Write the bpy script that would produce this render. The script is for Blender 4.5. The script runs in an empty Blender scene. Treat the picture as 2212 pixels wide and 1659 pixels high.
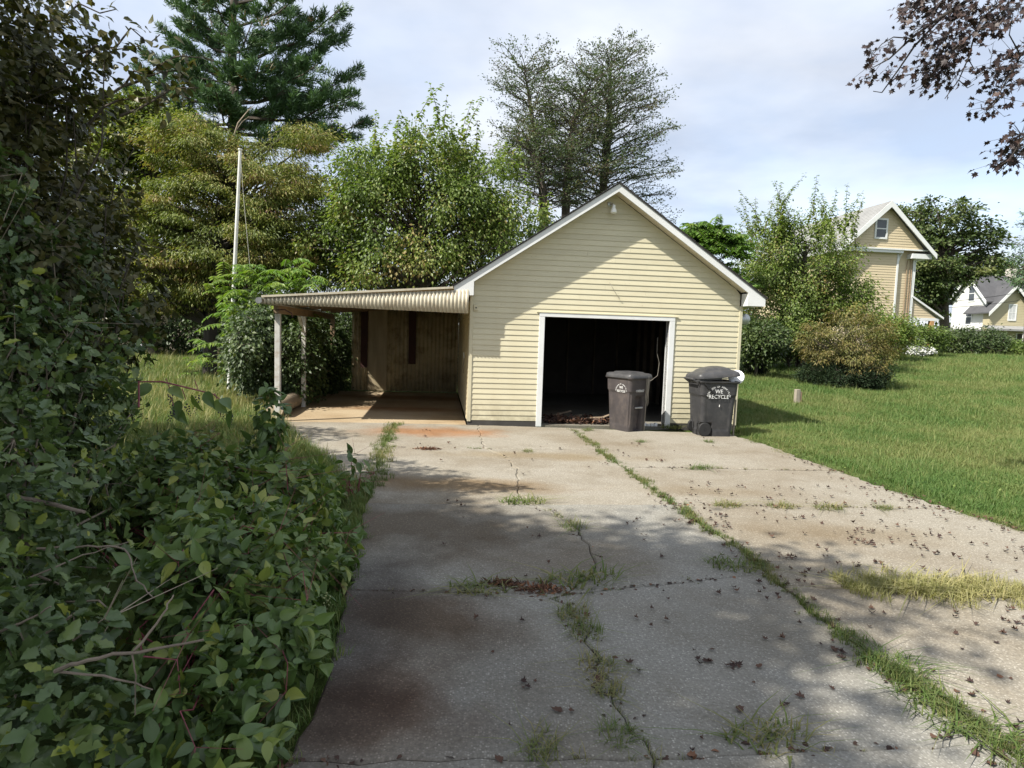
import bpy, bmesh, math, random
import numpy as np
from mathutils import Vector, Matrix

random.seed(7)
rng = np.random.default_rng(11)
SC = bpy.context.scene
COL = SC.collection
R = math.radians

# ------------------------------------------------------------------ camera (measured from the photograph)
CAM_H, FPX, PITCH, ROLL = 1.75, 1365.7, .0809, .0322
_c, _s = math.cos(PITCH), math.sin(PITCH)
_fw = np.array([0, _c, -_s]); _up = np.array([0, _s, _c]); _rt = np.array([1., 0, 0])
AX_R = math.cos(ROLL)*_rt + math.sin(ROLL)*_up
AX_U = -math.sin(ROLL)*_rt + math.cos(ROLL)*_up
EYE = np.array([0, 0, CAM_H])
cam_d = bpy.data.cameras.new('camera'); cam = bpy.data.objects.new('camera', cam_d); COL.objects.link(cam)
cam_d.sensor_width = 36; cam_d.lens = FPX/2212*36; cam_d.clip_end = 3000; cam_d.clip_start = .05
mw = Matrix.Identity(4)
for i in range(3):
    mw[i][0] = AX_R[i]; mw[i][1] = AX_U[i]; mw[i][2] = -_fw[i]; mw[i][3] = EYE[i]
cam.matrix_world = mw
SC.camera = cam

# ------------------------------------------------------------------ light
SUN_EL = R(48.5)
SUN_H = np.array([-.8565, -.516])
SUN_V = np.array([SUN_H[0]*math.cos(SUN_EL), SUN_H[1]*math.cos(SUN_EL), math.sin(SUN_EL)])
sun_d = bpy.data.lights.new('sun', 'SUN'); sun_d.energy = 3.7; sun_d.angle = R(.6); sun_d.color = (1, .95, .86)
sun = bpy.data.objects.new('sun', sun_d); COL.objects.link(sun)
sun.rotation_euler = Vector(SUN_V).to_track_quat('Z', 'Y').to_euler(); sun.location = (-30, -20, 40)

world = bpy.data.worlds.new('World'); SC.world = world; world.use_nodes = True
wt = world.node_tree; wn = wt.nodes; wl = wt.links; wn.clear()
def wnode(t, **k):
    n = wn.new(t)
    for a, b in k.items(): setattr(n, a, b)
    return n
SKY_STRENGTH = .125
sky = wnode('ShaderNodeTexSky', sky_type='NISHITA', sun_disc=False, sun_elevation=SUN_EL,
            sun_rotation=math.atan2(SUN_H[0], SUN_H[1]) % (2*math.pi), air_density=1.0, dust_density=1.2)
tc = wnode('ShaderNodeTexCoord'); sep = wnode('ShaderNodeSeparateXYZ'); wl.new(tc.outputs['Generated'], sep.inputs[0])
zc = wnode('ShaderNodeMath', operation='MAXIMUM'); wl.new(sep.outputs['Z'], zc.inputs[0]); zc.inputs[1].default_value = 0.0
za = wnode('ShaderNodeMath', operation='ADD'); wl.new(zc.outputs[0], za.inputs[0]); za.inputs[1].default_value = .12
dx = wnode('ShaderNodeMath', operation='DIVIDE'); wl.new(sep.outputs['X'], dx.inputs[0]); wl.new(za.outputs[0], dx.inputs[1])
dy = wnode('ShaderNodeMath', operation='DIVIDE'); wl.new(sep.outputs['Y'], dy.inputs[0]); wl.new(za.outputs[0], dy.inputs[1])
cb = wnode('ShaderNodeCombineXYZ'); wl.new(dx.outputs[0], cb.inputs[0]); wl.new(dy.outputs[0], cb.inputs[1])
n1 = wnode('ShaderNodeTexNoise'); n1.inputs['Scale'].default_value = .55; n1.inputs['Detail'].default_value = 7; n1.inputs['Roughness'].default_value = .52
n1.inputs['Distortion'].default_value = .4
wl.new(cb.outputs[0], n1.inputs['Vector'])
n2 = wnode('ShaderNodeTexNoise'); n2.inputs['Scale'].default_value = .8; n2.inputs['Detail'].default_value = 6; n2.inputs['Roughness'].default_value = .5
wl.new(cb.outputs[0], n2.inputs['Vector'])
# cloud shade: bright veil with greyer undersides
cr = wnode('ShaderNodeValToRGB'); cr.color_ramp.elements[0].position = .38; cr.color_ramp.elements[1].position = .60
cr.color_ramp.elements[0].color = (.52, .58, .70, 1); cr.color_ramp.elements[1].color = (.90, .925, .97, 1)
wl.new(n2.outputs['Fac'], cr.inputs[0])
cs = wnode('ShaderNodeVectorMath', operation='SCALE'); wl.new(cr.outputs[0], cs.inputs[0]); cs.inputs['Scale'].default_value = 3.75
cov = wnode('ShaderNodeMapRange'); cov.inputs['From Min'].default_value = .30; cov.inputs['From Max'].default_value = .58
cov.inputs['To Min'].default_value = .5; cov.inputs['To Max'].default_value = .97; wl.new(n1.outputs['Fac'], cov.inputs[0])
mx = wnode('ShaderNodeMix', data_type='RGBA'); wl.new(cov.outputs[0], mx.inputs['Factor']); wl.new(sky.outputs[0], mx.inputs['A']); wl.new(cs.outputs[0], mx.inputs['B'])
bg = wnode('ShaderNodeBackground'); bg.inputs['Strength'].default_value = SKY_STRENGTH; wl.new(mx.outputs['Result'], bg.inputs[0])
wo = wnode('ShaderNodeOutputWorld'); wl.new(bg.outputs[0], wo.inputs[0])

vs = SC.view_settings; vs.view_transform = 'Standard'; vs.look = 'None'; vs.gamma = 1; vs.exposure = 1.3; vs.use_curve_mapping = False
SC.cycles.use_denoising = True
SC.cycles.max_bounces = 6; SC.cycles.diffuse_bounces = 3; SC.cycles.glossy_bounces = 2; SC.cycles.transmission_bounces = 3
SC.cycles.sample_clamp_indirect = 6

# ------------------------------------------------------------------ measuring helpers (photo point -> place in the world)
def ray(x, y): return _fw + (x-1106)/FPX*AX_R - (y-829.5)/FPX*AX_U
def gnd(x, y, z=0.):
    d = ray(x, y); return EYE + d*(z-CAM_H)/d[2]
def at(x, y, Y):
    d = ray(x, y); return EYE + d*Y/d[1]
GX, GY, YAW = -.8167, 11.8477, .118
UD = np.array([math.cos(YAW), math.sin(YAW), 0]); BD = np.array([-math.sin(YAW), math.cos(YAW), 0])
def G2W(u, y, z): return np.array([GX, GY, 0]) + u*UD + y*BD + np.array([0, 0, z])
def gside(x, y, u):
    d = ray(x, y); p0 = np.array([GX, GY, 0]) + u*UD
    t = ((p0-EYE)@UD)/(d@UD); P = EYE + d*t - np.array([GX, GY, 0]); return P@BD, P[2]

def sstep(a, b, x):
    t = np.clip((np.asarray(x, float)-a)/(b-a), 0, 1); return t*t*(3-2*t)
def terrain(x, y):
    x = np.asarray(x, float); y = np.asarray(y, float)
    t = np.clip((y-12.5)/22., 0, 1)
    return 1.28*t*(1-.25*(1-t))*sstep(3.0, 8.5, x) + .05*np.sin(x*.9+.3)*np.sin(y*.7)*sstep(5.6, 7.5, x)*sstep(3, 7, y)

# ------------------------------------------------------------------ object helpers
def tag(o, label=None, cat=None, group=None, kind=None):
    if label: o['label'] = label
    if cat: o['category'] = cat
    if group: o['group'] = group
    if kind: o['kind'] = kind
    return o
def empty(name, loc=(0, 0, 0), rz=0, label=None, cat=None, group=None, kind=None):
    o = bpy.data.objects.new(name, None); COL.objects.link(o); o.location = loc; o.rotation_euler = (0, 0, rz)
    o.empty_display_size = .2
    return tag(o, label, cat, group, kind)
def link(name, me, parent=None, mat=None):
    if mat and not me.materials: me.materials.append(mat)
    o = bpy.data.objects.new(name, me); COL.objects.link(o)
    if parent: o.parent = parent
    return o
def raw_mesh(name, V, Fc, tint=None, smooth=False):
    """fast mesh from numpy: V (n,3), Fc (m,k) all faces with k corners"""
    me = bpy.data.meshes.new(name)
    V = np.asarray(V, np.float32); Fc = np.asarray(Fc, np.int32)
    me.vertices.add(len(V)); me.vertices.foreach_set('co', V.ravel())
    m, k = Fc.shape
    me.loops.add(m*k); me.loops.foreach_set('vertex_index', Fc.ravel())
    me.polygons.add(m); me.polygons.foreach_set('loop_start', np.arange(0, m*k, k, dtype=np.int32))
    me.polygons.foreach_set('loop_total', np.full(m, k, np.int32))
    if smooth: me.polygons.foreach_set('use_smooth', np.ones(m, bool))
    if tint is not None:
        a = me.attributes.new('tint', 'FLOAT', 'POINT'); a.data.foreach_set('value', np.asarray(tint, np.float32))
    me.update(calc_edges=True)
    return me

class MB:
    """collects simple solids, then links them as one mesh object"""
    def __init__(s): s.v = []; s.f = []
    def add(s, V, Fc):
        n = len(s.v); s.v += [tuple(map(float, p)) for p in V]; s.f += [tuple(i+n for i in f) for f in Fc]; return s
    def box(s, x0, x1, y0, y1, z0, z1):
        V = [(x0,y0,z0),(x1,y0,z0),(x1,y1,z0),(x0,y1,z0),(x0,y0,z1),(x1,y0,z1),(x1,y1,z1),(x0,y1,z1)]
        return s.add(V, [(3,2,1,0),(4,5,6,7),(0,1,5,4),(1,2,6,5),(2,3,7,6),(3,0,4,7)])
    def hexa(s, V):  # 8 corners, same order as box
        return s.add(V, [(3,2,1,0),(4,5,6,7),(0,1,5,4),(1,2,6,5),(2,3,7,6),(3,0,4,7)])
    def bar(s, p, q, w, h, up=(0, 0, 1)):
        p = Vector(p); q = Vector(q); d = (q-p).normalized(); u = Vector(up)
        if abs(d.dot(u)) > .97: u = Vector((1, 0, 0))
        a = d.cross(u).normalized()*(w/2); b = a.cross(d).normalized()*(h/2)
        V = [p-a-b, p+a-b, q+a-b, q-a-b, p-a+b, p+a+b, q+a+b, q-a+b]
        return s.hexa(V)
    def prism(s, poly, y0, y1):
        """polygon in xz, extruded along y"""
        n = len(poly)
        V = [(a, y0, b) for a, b in poly] + [(a, y1, b) for a, b in poly]
        Fc = [tuple(range(n)), tuple(range(2*n-1, n-1, -1))] + [(i, i+n, (i+1) % n+n, (i+1) % n) for i in range(n)]
        return s.add(V, Fc)
    def tube(s, pts, rad, n=8, cap=True):
        pts = [Vector(p) for p in pts]; m = len(pts)
        if not hasattr(rad, '__len__'): rad = [rad]*m
        V = []; ref = None
        for i, p in enumerate(pts):
            d = (pts[min(i+1, m-1)]-pts[max(i-1, 0)]).normalized()
            if ref is None: ref = Vector((1, 0, 0)) if abs(d.x) < .8 else Vector((0, 1, 0))
            a = (ref-d*ref.dot(d)).normalized(); b = d.cross(a); ref = a
            for j in range(n):
                t = 2*math.pi*j/n; V.append(p+(a*math.cos(t)+b*math.sin(t))*rad[i])
        Fc = [(i*n+j, i*n+(j+1) % n, (i+1)*n+(j+1) % n, (i+1)*n+j) for i in range(m-1) for j in range(n)]
        if cap: Fc += [tuple(range(n-1, -1, -1)), tuple((m-1)*n+j for j in range(n))]
        return s.add(V, Fc)
    def lathe(s, prof, c=(0, 0, 0), n=20, axis='z'):
        V = []
        for r, z in prof:
            for j in range(n):
                t = 2*math.pi*j/n; a, b = r*math.cos(t), r*math.sin(t)
                V.append((c[0]+a, c[1]+b, c[2]+z) if axis == 'z' else (c[0]+a, c[1]-z, c[2]+b) if axis == 'y' else (c[0]+z, c[1]+a, c[2]+b))
        m = len(prof)
        Fc = [(i*n+j, i*n+(j+1) % n, (i+1)*n+(j+1) % n, (i+1)*n+j) for i in range(m-1) for j in range(n)]
        Fc += [tuple(range(n-1, -1, -1)), tuple((m-1)*n+j for j in range(n))]
        return s.add(V, Fc)
    def mesh(s, name, smooth=False):
        me = bpy.data.meshes.new(name); me.from_pydata(s.v, [], s.f)
        bm = bmesh.new(); bm.from_mesh(me); bmesh.ops.recalc_face_normals(bm, faces=bm.faces); bm.to_mesh(me); bm.free()
        if smooth:
            me.polygons.foreach_set('use_smooth', np.ones(len(me.polygons), bool))
            try: me.set_sharp_from_angle(angle=R(40))
            except Exception: pass
        return me
    def build(s, name, mat, parent=None, smooth=False, bevel=0, loc=None):
        o = link(name, s.mesh(name, smooth), parent, mat)
        if loc is not None: o.location = loc
        if bevel:
            b = o.modifiers.new('bevel', 'BEVEL'); b.width = bevel; b.segments = 2; b.limit_method = 'ANGLE'; b.angle_limit = R(40)
        return o

# ------------------------------------------------------------------ materials
def new_mat(name):
    m = bpy.data.materials.new(name); m.use_nodes = True; nt = m.node_tree; nt.nodes.clear()
    out = nt.nodes.new('ShaderNodeOutputMaterial'); b = nt.nodes.new('ShaderNodeBsdfPrincipled'); nt.links.new(b.outputs[0], out.inputs[0])
    return m, nt, b, out
def N(nt, t, **k):
    n = nt.nodes.new(t)
    for a, b in k.items():
        if a in n.inputs.keys() if isinstance(a, str) else False: n.inputs[a].default_value = b
        else: setattr(n, a, b)
    return n
def ramp(nt, stops, fac):
    r = nt.nodes.new('ShaderNodeValToRGB'); e = r.color_ramp.elements
    while len(e) < len(stops): e.new(.5)
    for i, (p, c) in enumerate(stops): e[i].position = p; e[i].color = (*c, 1)
    nt.links.new(fac, r.inputs[0]); return r
def noise(nt, scale, detail=5, rough=.55, vec=None, obj=False):
    n = nt.nodes.new('ShaderNodeTexNoise'); n.inputs['Scale'].default_value = scale; n.inputs['Detail'].default_value = detail; n.inputs['Roughness'].default_value = rough
    if vec is None:
        if obj: t = nt.nodes.new('ShaderNodeTexCoord'); vec = t.outputs['Object']
        else: g = nt.nodes.new('ShaderNodeNewGeometry'); vec = g.outputs['Position']
    nt.links.new(vec, n.inputs['Vector']); return n
def mixc(nt, fac, a, b, mode='MIX'):
    m = nt.nodes.new('ShaderNodeMix'); m.data_type = 'RGBA'; m.blend_type = mode
    for sock, v in (('Factor', fac), ('A', a), ('B', b)):
        if isinstance(v, (int, float)): m.inputs[sock].default_value = v
        elif isinstance(v, tuple): m.inputs[sock].default_value = (*v, 1)
        else: nt.links.new(v, m.inputs[sock])
    return m.outputs['Result']
def mrange(nt, v, a, b, c=0., d=1.):
    m = nt.nodes.new('ShaderNodeMapRange'); nt.links.new(v, m.inputs[0])
    for k, x in zip(('From Min', 'From Max', 'To Min', 'To Max'), (a, b, c, d)): m.inputs[k].default_value = x
    return m.outputs[0]
def bump(nt, b, h, strength=.3, dist=.01):
    n = nt.nodes.new('ShaderNodeBump'); n.inputs['Strength'].default_value = strength; n.inputs['Distance'].default_value = dist
    nt.links.new(h, n.inputs['Height']); nt.links.new(n.outputs[0], b.inputs['Normal'])
def scaled_pos(nt, sx, sy, sz, obj=True):
    t = nt.nodes.new('ShaderNodeTexCoord'); m = nt.nodes.new('ShaderNodeMapping'); m.inputs['Scale'].default_value = (sx, sy, sz)
    nt.links.new(t.outputs['Object'], m.inputs['Vector']); return m.outputs[0]

def plain(name, col, rough=.6, var=.25, scale=3., dirt=None, dirt_amt=.5, spec=.4, bmp=0, grain=None, metal=0):
    m, nt, b, _ = new_mat(name)
    n = noise(nt, scale, 6, .6, obj=True)
    lo = tuple(c*(1-var) for c in col); hi = tuple(min(1, c*(1+var*.6)) for c in col)
    c = ramp(nt, [(.3, lo), (.7, hi)], n.outputs['Fac']).outputs[0]
    if grain:
        g = noise(nt, 1, 5, .65, vec=scaled_pos(nt, *grain))
        c = mixc(nt, mrange(nt, g.outputs['Fac'], .42, .62, 0, .55), c, tuple(x*.55 for x in col))
    if dirt:
        d = noise(nt, scale*2.3, 8, .7, obj=True)
        c = mixc(nt, mrange(nt, d.outputs['Fac'], .48, .68, 0, dirt_amt), c, dirt)
    nt.links.new(c, b.inputs['Base Color'])
    b.inputs['Roughness'].default_value = rough; b.inputs['Specular IOR Level'].default_value = spec; b.inputs['Metallic'].default_value = metal
    if bmp: bump(nt, b, noise(nt, scale*8, 6, .7, obj=True).outputs['Fac'], bmp, .01)
    return m

def leaf_mat(name, stops, rough=.5, trans=.28, spec=.35, tcol=(1.0, 1.15, .45), patch=.25):
    m, nt, b, out = new_mat(name)
    a = nt.nodes.new('ShaderNodeAttribute'); a.attribute_name = 'tint'
    nz = noise(nt, .7, 3, .5)
    ad = nt.nodes.new('ShaderNodeMath'); ad.operation = 'MULTIPLY_ADD'; nt.links.new(nz.outputs['Fac'], ad.inputs[0]); ad.inputs[1].default_value = patch*2; ad.inputs[2].default_value = -patch
    sm = nt.nodes.new('ShaderNodeMath'); sm.operation = 'ADD'; nt.links.new(a.outputs['Fac'], sm.inputs[0]); nt.links.new(ad.outputs[0], sm.inputs[1])
    c = ramp(nt, stops, sm.outputs[0]).outputs[0]
    nt.links.new(c, b.inputs['Base Color']); b.inputs['Roughness'].default_value = rough; b.inputs['Specular IOR Level'].default_value = spec
    tr = nt.nodes.new('ShaderNodeBsdfTranslucent'); tm = mixc(nt, 1., c, tcol, 'MULTIPLY'); nt.links.new(tm, tr.inputs[0])
    ms = nt.nodes.new('ShaderNodeMixShader'); ms.inputs[0].default_value = trans
    nt.links.new(b.outputs[0], ms.inputs[1]); nt.links.new(tr.outputs[0], ms.inputs[2]); nt.links.new(ms.outputs[0], out.inputs[0])
    return m

M = {}
M['siding'] = plain('cream_vinyl', (.585, .54, .385), .42, .07, .8, dirt=(.50, .44, .29), dirt_amt=.35, bmp=.02)
_nt = M['siding'].node_tree; _b = [n for n in _nt.nodes if n.type == 'BSDF_PRINCIPLED'][0]; _c = _b.inputs['Base Color'].links[0].from_socket
_oi = _nt.nodes.new('ShaderNodeObjectInfo'); _v = mrange(_nt, _oi.outputs['Random'], 0, 1, .94, 1.03); _g = _nt.nodes.new('ShaderNodeNewGeometry'); _sp = _nt.nodes.new('ShaderNodeSeparateXYZ'); _nt.links.new(_g.outputs['Position'], _sp.inputs[0])
_vm = _nt.nodes.new('ShaderNodeVectorMath'); _vm.operation = 'SCALE'; _nt.links.new(_c, _vm.inputs[0]); _nt.links.new(_v, _vm.inputs['Scale'])
_n1 = noise(_nt, 5, 7, .7); _gr = mrange(_nt, _sp.outputs['Z'], .05, .62, .85, 0); _mm = _nt.nodes.new('ShaderNodeMath'); _mm.operation = 'MULTIPLY'; _nt.links.new(_gr, _mm.inputs[0]); _nt.links.new(mrange(_nt, _n1.outputs['Fac'], .38, .62), _mm.inputs[1])
_n2 = noise(_nt, 26, 3, .5); _sk = mrange(_nt, _n2.outputs['Fac'], .70, .74, 0, .55)
_cc = mixc(_nt, _mm.outputs[0], _vm.outputs[0], (.34, .30, .20)); _cc = mixc(_nt, _sk, _cc, (.30, .25, .16)); _nt.links.new(_cc, _b.inputs['Base Color'])
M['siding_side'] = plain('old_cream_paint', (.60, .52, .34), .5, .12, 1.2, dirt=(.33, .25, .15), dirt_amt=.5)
M['white'] = plain('white_trim_metal', (.68, .69, .68), .38, .06, 1.5, dirt=(.55, .54, .50), dirt_amt=.35)
M['whitepaint'] = plain('weathered_white_paint', (.58, .57, .53), .6, .12, 4, dirt=(.36, .29, .22), dirt_amt=.75)
M['soffit'] = plain('cream_soffit', (.66, .60, .46), .5, .06, 2)
M['roof'] = plain('dark_shingle', (.055, .052, .05), .9, .35, 6, bmp=.4)
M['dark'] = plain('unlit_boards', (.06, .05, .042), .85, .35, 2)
M['found'] = plain('dark_foundation', (.06, .055, .05), .9, .3, 4)
M['corr'] = plain('cream_corrugated_sheet', (.52, .475, .365), .55, .12, 3, dirt=(.34, .27, .18), dirt_amt=.75)
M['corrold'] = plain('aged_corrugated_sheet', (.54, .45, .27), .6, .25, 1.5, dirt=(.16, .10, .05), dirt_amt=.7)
M['ply'] = plain('tan_plywood', (.46, .38, .24), .7, .12, 1.5, grain=(9, 9, .8))
M['wood'] = plain('weathered_wood', (.30, .21, .13), .8, .25, 4, grain=(4, 4, 30))
M['redwood'] = plain('dark_red_board', (.07, .030, .022), .75, .3, 3, grain=(30, 30, 2))
M['greywood'] = plain('grey_barn_wood', (.33, .29, .23), .85, .25, 3, grain=(22, 22, 1.2))
M['shedwood'] = plain('dark_board_wall', (.105, .088, .062), .9, .35, 3, grain=(1.5, 1.5, 25))
M['log'] = plain('pale_log_bark', (.28, .22, .15), .9, .3, 3, grain=(20, 1.5, 20), bmp=.3)
M['logend'] = plain('cut_log_end', (.48, .40, .30), .85, .2, 8)
M['bark'] = plain('grey_brown_bark', (.085, .07, .055), .95, .35, 6, bmp=.5)
M['darkbark'] = plain('dark_bark', (.040, .033, .028), .95, .35, 6, bmp=.5)
M['palebark'] = plain('pale_twig', (.27, .22, .165), .9, .25, 8)
M['twigbark'] = plain('bare_branch_bark', (.19, .15, .115), .9, .3, 9)
M['redstem'] = plain('reddish_stem', (.22, .055, .07), .6, .3, 8)
M['greenstem'] = plain('green_stem', (.12, .16, .05), .7, .3, 8)
M['bin'] = plain('charcoal_plastic', (.040, .040, .042), .5, .25, 3, dirt=(.085, .08, .075), dirt_amt=.45, bmp=.05)
M['binbrown'] = plain('faded_brown_black_plastic', (.060, .052, .052), .5, .25, 2.5, dirt=(.13, .105, .09), dirt_amt=.5, bmp=.05)
M['binlid'] = plain('black_lid_plastic', (.05, .05, .052), .45, .2, 4, dirt=(.10, .095, .09), dirt_amt=.5)
M['black'] = plain('black_rubber', (.018, .018, .018), .7, .2, 5)
M['print'] = plain('white_print', (.80, .80, .78), .6, .05, 9, dirt=(.45, .45, .44), dirt_amt=.35)
M['metal'] = plain('galvanised_metal', (.50, .51, .52), .35, .12, 3, metal=.7)
M['pole'] = plain('white_pole_paint', (.66, .66, .63), .45, .08, 2, dirt=(.42, .38, .32), dirt_amt=.5)
M['glassbulb'] = plain('white_bulb', (.80, .80, .76), .3, .05, 5)
M['purpleberry'] = plain('ripe_berry', (.018, .010, .022), .3, .3, 20, spec=.6)
M['greenberry'] = plain('unripe_berry', (.20, .22, .09), .45, .3, 20)
M['wire'] = plain('old_wire', (.30, .27, .22), .6, .2, 6)
M['cable'] = plain('black_cable', (.02, .02, .022), .6, .1, 6)
M['rope'] = plain('pale_rope', (.55, .53, .47), .8, .1, 6)
M['scrap'] = plain('scrap_wood', (.26, .20, .14), .85, .35, 4, grain=(3, 30, 30))
M['scrapdark'] = plain('raw_stud_wood', (.13, .10, .07), .85, .3, 3)
M['trash'] = plain('dark_rubbish', (.07, .05, .04), .9, .5, 9)
M['whiteplastic'] = plain('white_plastic', (.78, .79, .80), .4, .05, 3)
M['bagwhite'] = plain('pale_bag_plastic', (.62, .64, .66), .4, .12, 6)

# concrete with exposed aggregate
def concrete(name, base, stone, rust=None, dark=None, stain=.5):
    m, nt, b, _ = new_mat(name)
    g = nt.nodes.new('ShaderNodeNewGeometry'); P = g.outputs['Position']
    vo = nt.nodes.new('ShaderNodeTexVoronoi'); vo.inputs['Scale'].default_value = 85; vo.inputs['Randomness'].default_value = 1.0; nt.links.new(P, vo.inputs['Vector'])
    sp = nt.nodes.new('ShaderNodeSeparateColor'); nt.links.new(vo.outputs['Color'], sp.inputs[0])
    st = mixc(nt, sp.outputs[1], stone, tuple(x*.55 for x in stone))
    pick = mrange(nt, sp.outputs[0], .38, .95); inside = mrange(nt, vo.outputs['Distance'], .25, .60, 1, 0)
    mul = nt.nodes.new('ShaderNodeMath'); mul.operation = 'MULTIPLY'; nt.links.new(pick, mul.inputs[0]); nt.links.new(inside, mul.inputs[1])
    n0 = noise(nt, 55, 4, .7); big = noise(nt, .55, 6, .6); mid = noise(nt, 2.6, 7, .65)
    matx = ramp(nt, [(.3, tuple(x*.72 for x in base)), (.7, tuple(x*1.25 for x in base))], n0.outputs['Fac']).outputs[0]
    c = mixc(nt, mul.outputs[0], matx, st)
    c = mixc(nt, mrange(nt, big.outputs['Fac'], .42, .68, 0, stain), c, mixc(nt, 1., c, (.66, .58, .48), 'MULTIPLY'))
    c = mixc(nt, mrange(nt, mid.outputs['Fac'], .5, .72, 0, .55), c, mixc(nt, 1., c, (.70, .66, .60), 'MULTIPLY'))
    wn_ = noise(nt, 1.6, 6, .6)
    def blob(c, cx, cy, rx, ry, col, amt):
        sx = nt.nodes.new('ShaderNodeMapping'); sx.vector_type = 'POINT'
        sx.inputs['Scale'].default_value = (1/rx, 1/ry, 0); sx.inputs['Location'].default_value = (-cx/rx, -cy/ry, 0); nt.links.new(P, sx.inputs['Vector'])
        ln = nt.nodes.new('ShaderNodeVectorMath'); ln.operation = 'LENGTH'; nt.links.new(sx.outputs[0], ln.inputs[0])
        ad = nt.nodes.new('ShaderNodeMath'); ad.operation = 'MULTIPLY_ADD'; nt.links.new(wn_.outputs['Fac'], ad.inputs[0]); ad.inputs[1].default_value = 1.6; nt.links.new(ln.outputs['Value'], ad.inputs[2])
        f = mrange(nt, ad.outputs[0], 1.15, 2.0, amt, 0)
        return mixc(nt, f, c, mixc(nt, 1., c, col, 'MULTIPLY'))
    for args in (rust or []): c = blob(c, *args)  # stain blobs, a few with shade put into their colour
    nt.links.new(c, b.inputs['Base Color']); b.inputs['Roughness'].default_value = .9; b.inputs['Specular IOR Level'].default_value = .25
    hb = nt.nodes.new('ShaderNodeMath'); hb.operation = 'ADD'; nt.links.new(mul.outputs[0], hb.inputs[0]); nt.links.new(n0.outputs['Fac'], hb.inputs[1])
    bump(nt, b, hb.outputs[0], .35, .006)
    return m
def gxy(x, y): p = gnd(x, y); return p[0], p[1]
STAINS_SHADE = [(*gxy(930, 932), 1.3, .55, (1.0, .55, .30), .9), (*gxy(880, 1130), 1.5, .85, (.46, .385, .31), .9), (*gxy(880, 1330), .72, .55, (.42, .32, .25), .95), (*gxy(830, 1480), .35, .4, (.50, .36, .28), .8),
        (*gxy(760, 1380), .40, 1.7, (.46, .46, .49), .85), (*gxy(960, 1045), 1.6, .38, (.72, .55, .36), .85), (*gxy(1180, 985), 1.5, .3, (.80, .68, .48), .65), (*gxy(1060, 1500), .6, .6, (.80, .82, .86), .6),  # stains; left ones and the grey strip also darkened to deepen shade
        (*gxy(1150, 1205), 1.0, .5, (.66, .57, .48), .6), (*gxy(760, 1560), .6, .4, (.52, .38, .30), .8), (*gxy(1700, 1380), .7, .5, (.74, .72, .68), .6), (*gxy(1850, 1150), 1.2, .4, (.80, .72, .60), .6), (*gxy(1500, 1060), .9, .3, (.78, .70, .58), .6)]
M['concrete'] = concrete('exposed_aggregate_concrete', (.232, .210, .168), (.49, .46, .395), STAINS_SHADE, stain=.8)
M['concrete_near_shade'] = concrete('near_shade_grey_concrete', (.208, .200, .174), (.44, .425, .38), STAINS_SHADE, stain=.7)  # near slabs: greyer concrete, with some of the shade put into its colour
M['carfloor'] = concrete('rust_stained_concrete', (.36, .285, .185), (.42, .34, .24), [(*G2W(-1.3, 2.2, 0)[:2], 1.9, .55, (.62, .42, .28), .8), (*G2W(-1.2, 4.5, 0)[:2], 1.9, .6, (.55, .38, .25), .8)], stain=.8)
M['garfloor'] = concrete('dirty_garage_floor', (.19, .18, .15), (.22, .20, .17), [], stain=.9)

# ground soil and lawn
m, nt, b, _ = new_mat('lawn_soil')
c = ramp(nt, [(.3, (.050, .066, .020)), (.55, (.070, .100, .026)), (.75, (.105, .110, .040))], noise(nt, 1.1, 8, .65).outputs['Fac']).outputs[0]
nt.links.new(c, b.inputs['Base Color']); b.inputs['Roughness'].default_value = .95; b.inputs['Specular IOR Level'].default_value = .1
bump(nt, b, noise(nt, 18, 6, .7).outputs['Fac'], .8, .05); M['lawn_soil'] = m

def grass_mat(name, stops, trans=.3):
    m, nt, b, out = new_mat(name)
    a = nt.nodes.new('ShaderNodeAttribute'); a.attribute_name = 'tint'
    oi = nt.nodes.new('ShaderNodeObjectInfo')
    nz = noise(nt, .45, 5, .6); nz2 = noise(nt, 2.3, 4, .6)
    s1 = nt.nodes.new('ShaderNodeMath'); s1.operation = 'MULTIPLY_ADD'; nt.links.new(nz.outputs['Fac'], s1.inputs[0]); s1.inputs[1].default_value = 1.7; s1.inputs[2].default_value = -.85
    s2 = nt.nodes.new('ShaderNodeMath'); s2.operation = 'MULTIPLY_ADD'; nt.links.new(nz2.outputs['Fac'], s2.inputs[0]); s2.inputs[1].default_value = .6; nt.links.new(s1.outputs[0], s2.inputs[2])
    s3 = nt.nodes.new('ShaderNodeMath'); s3.operation = 'MULTIPLY_ADD'; nt.links.new(oi.outputs['Random'], s3.inputs[0]); s3.inputs[1].default_value = .3; nt.links.new(s2.outputs[0], s3.inputs[2])
    s4 = nt.nodes.new('ShaderNodeMath'); s4.operation = 'MULTIPLY_ADD'; nt.links.new(a.outputs['Fac'], s4.inputs[0]); s4.inputs[1].default_value = .5; nt.links.new(s3.outputs[0], s4.inputs[2])
    c = ramp(nt, stops, mrange(nt, s4.outputs[0], -.1, 1.0)).outputs[0]
    nt.links.new(c, b.inputs['Base Color']); b.inputs['Roughness'].default_value = .55; b.inputs['Specular IOR Level'].default_value = .25
    tr = nt.nodes.new('ShaderNodeBsdfTranslucent'); nt.links.new(mixc(nt, 1., c, (1.1, 1.15, .5), 'MULTIPLY'), tr.inputs[0])
    ms = nt.nodes.new('ShaderNodeMixShader'); ms.inputs[0].default_value = trans
    nt.links.new(b.outputs[0], ms.inputs[1]); nt.links.new(tr.outputs[0], ms.inputs[2]); nt.links.new(ms.outputs[0], out.inputs[0])
    return m
M['grass'] = grass_mat('lawn_grass', [(.0, (.044, .098, .023)), (.4, (.080, .152, .036)), (.7, (.120, .184, .050)), (1., (.20, .215, .08))])
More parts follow.
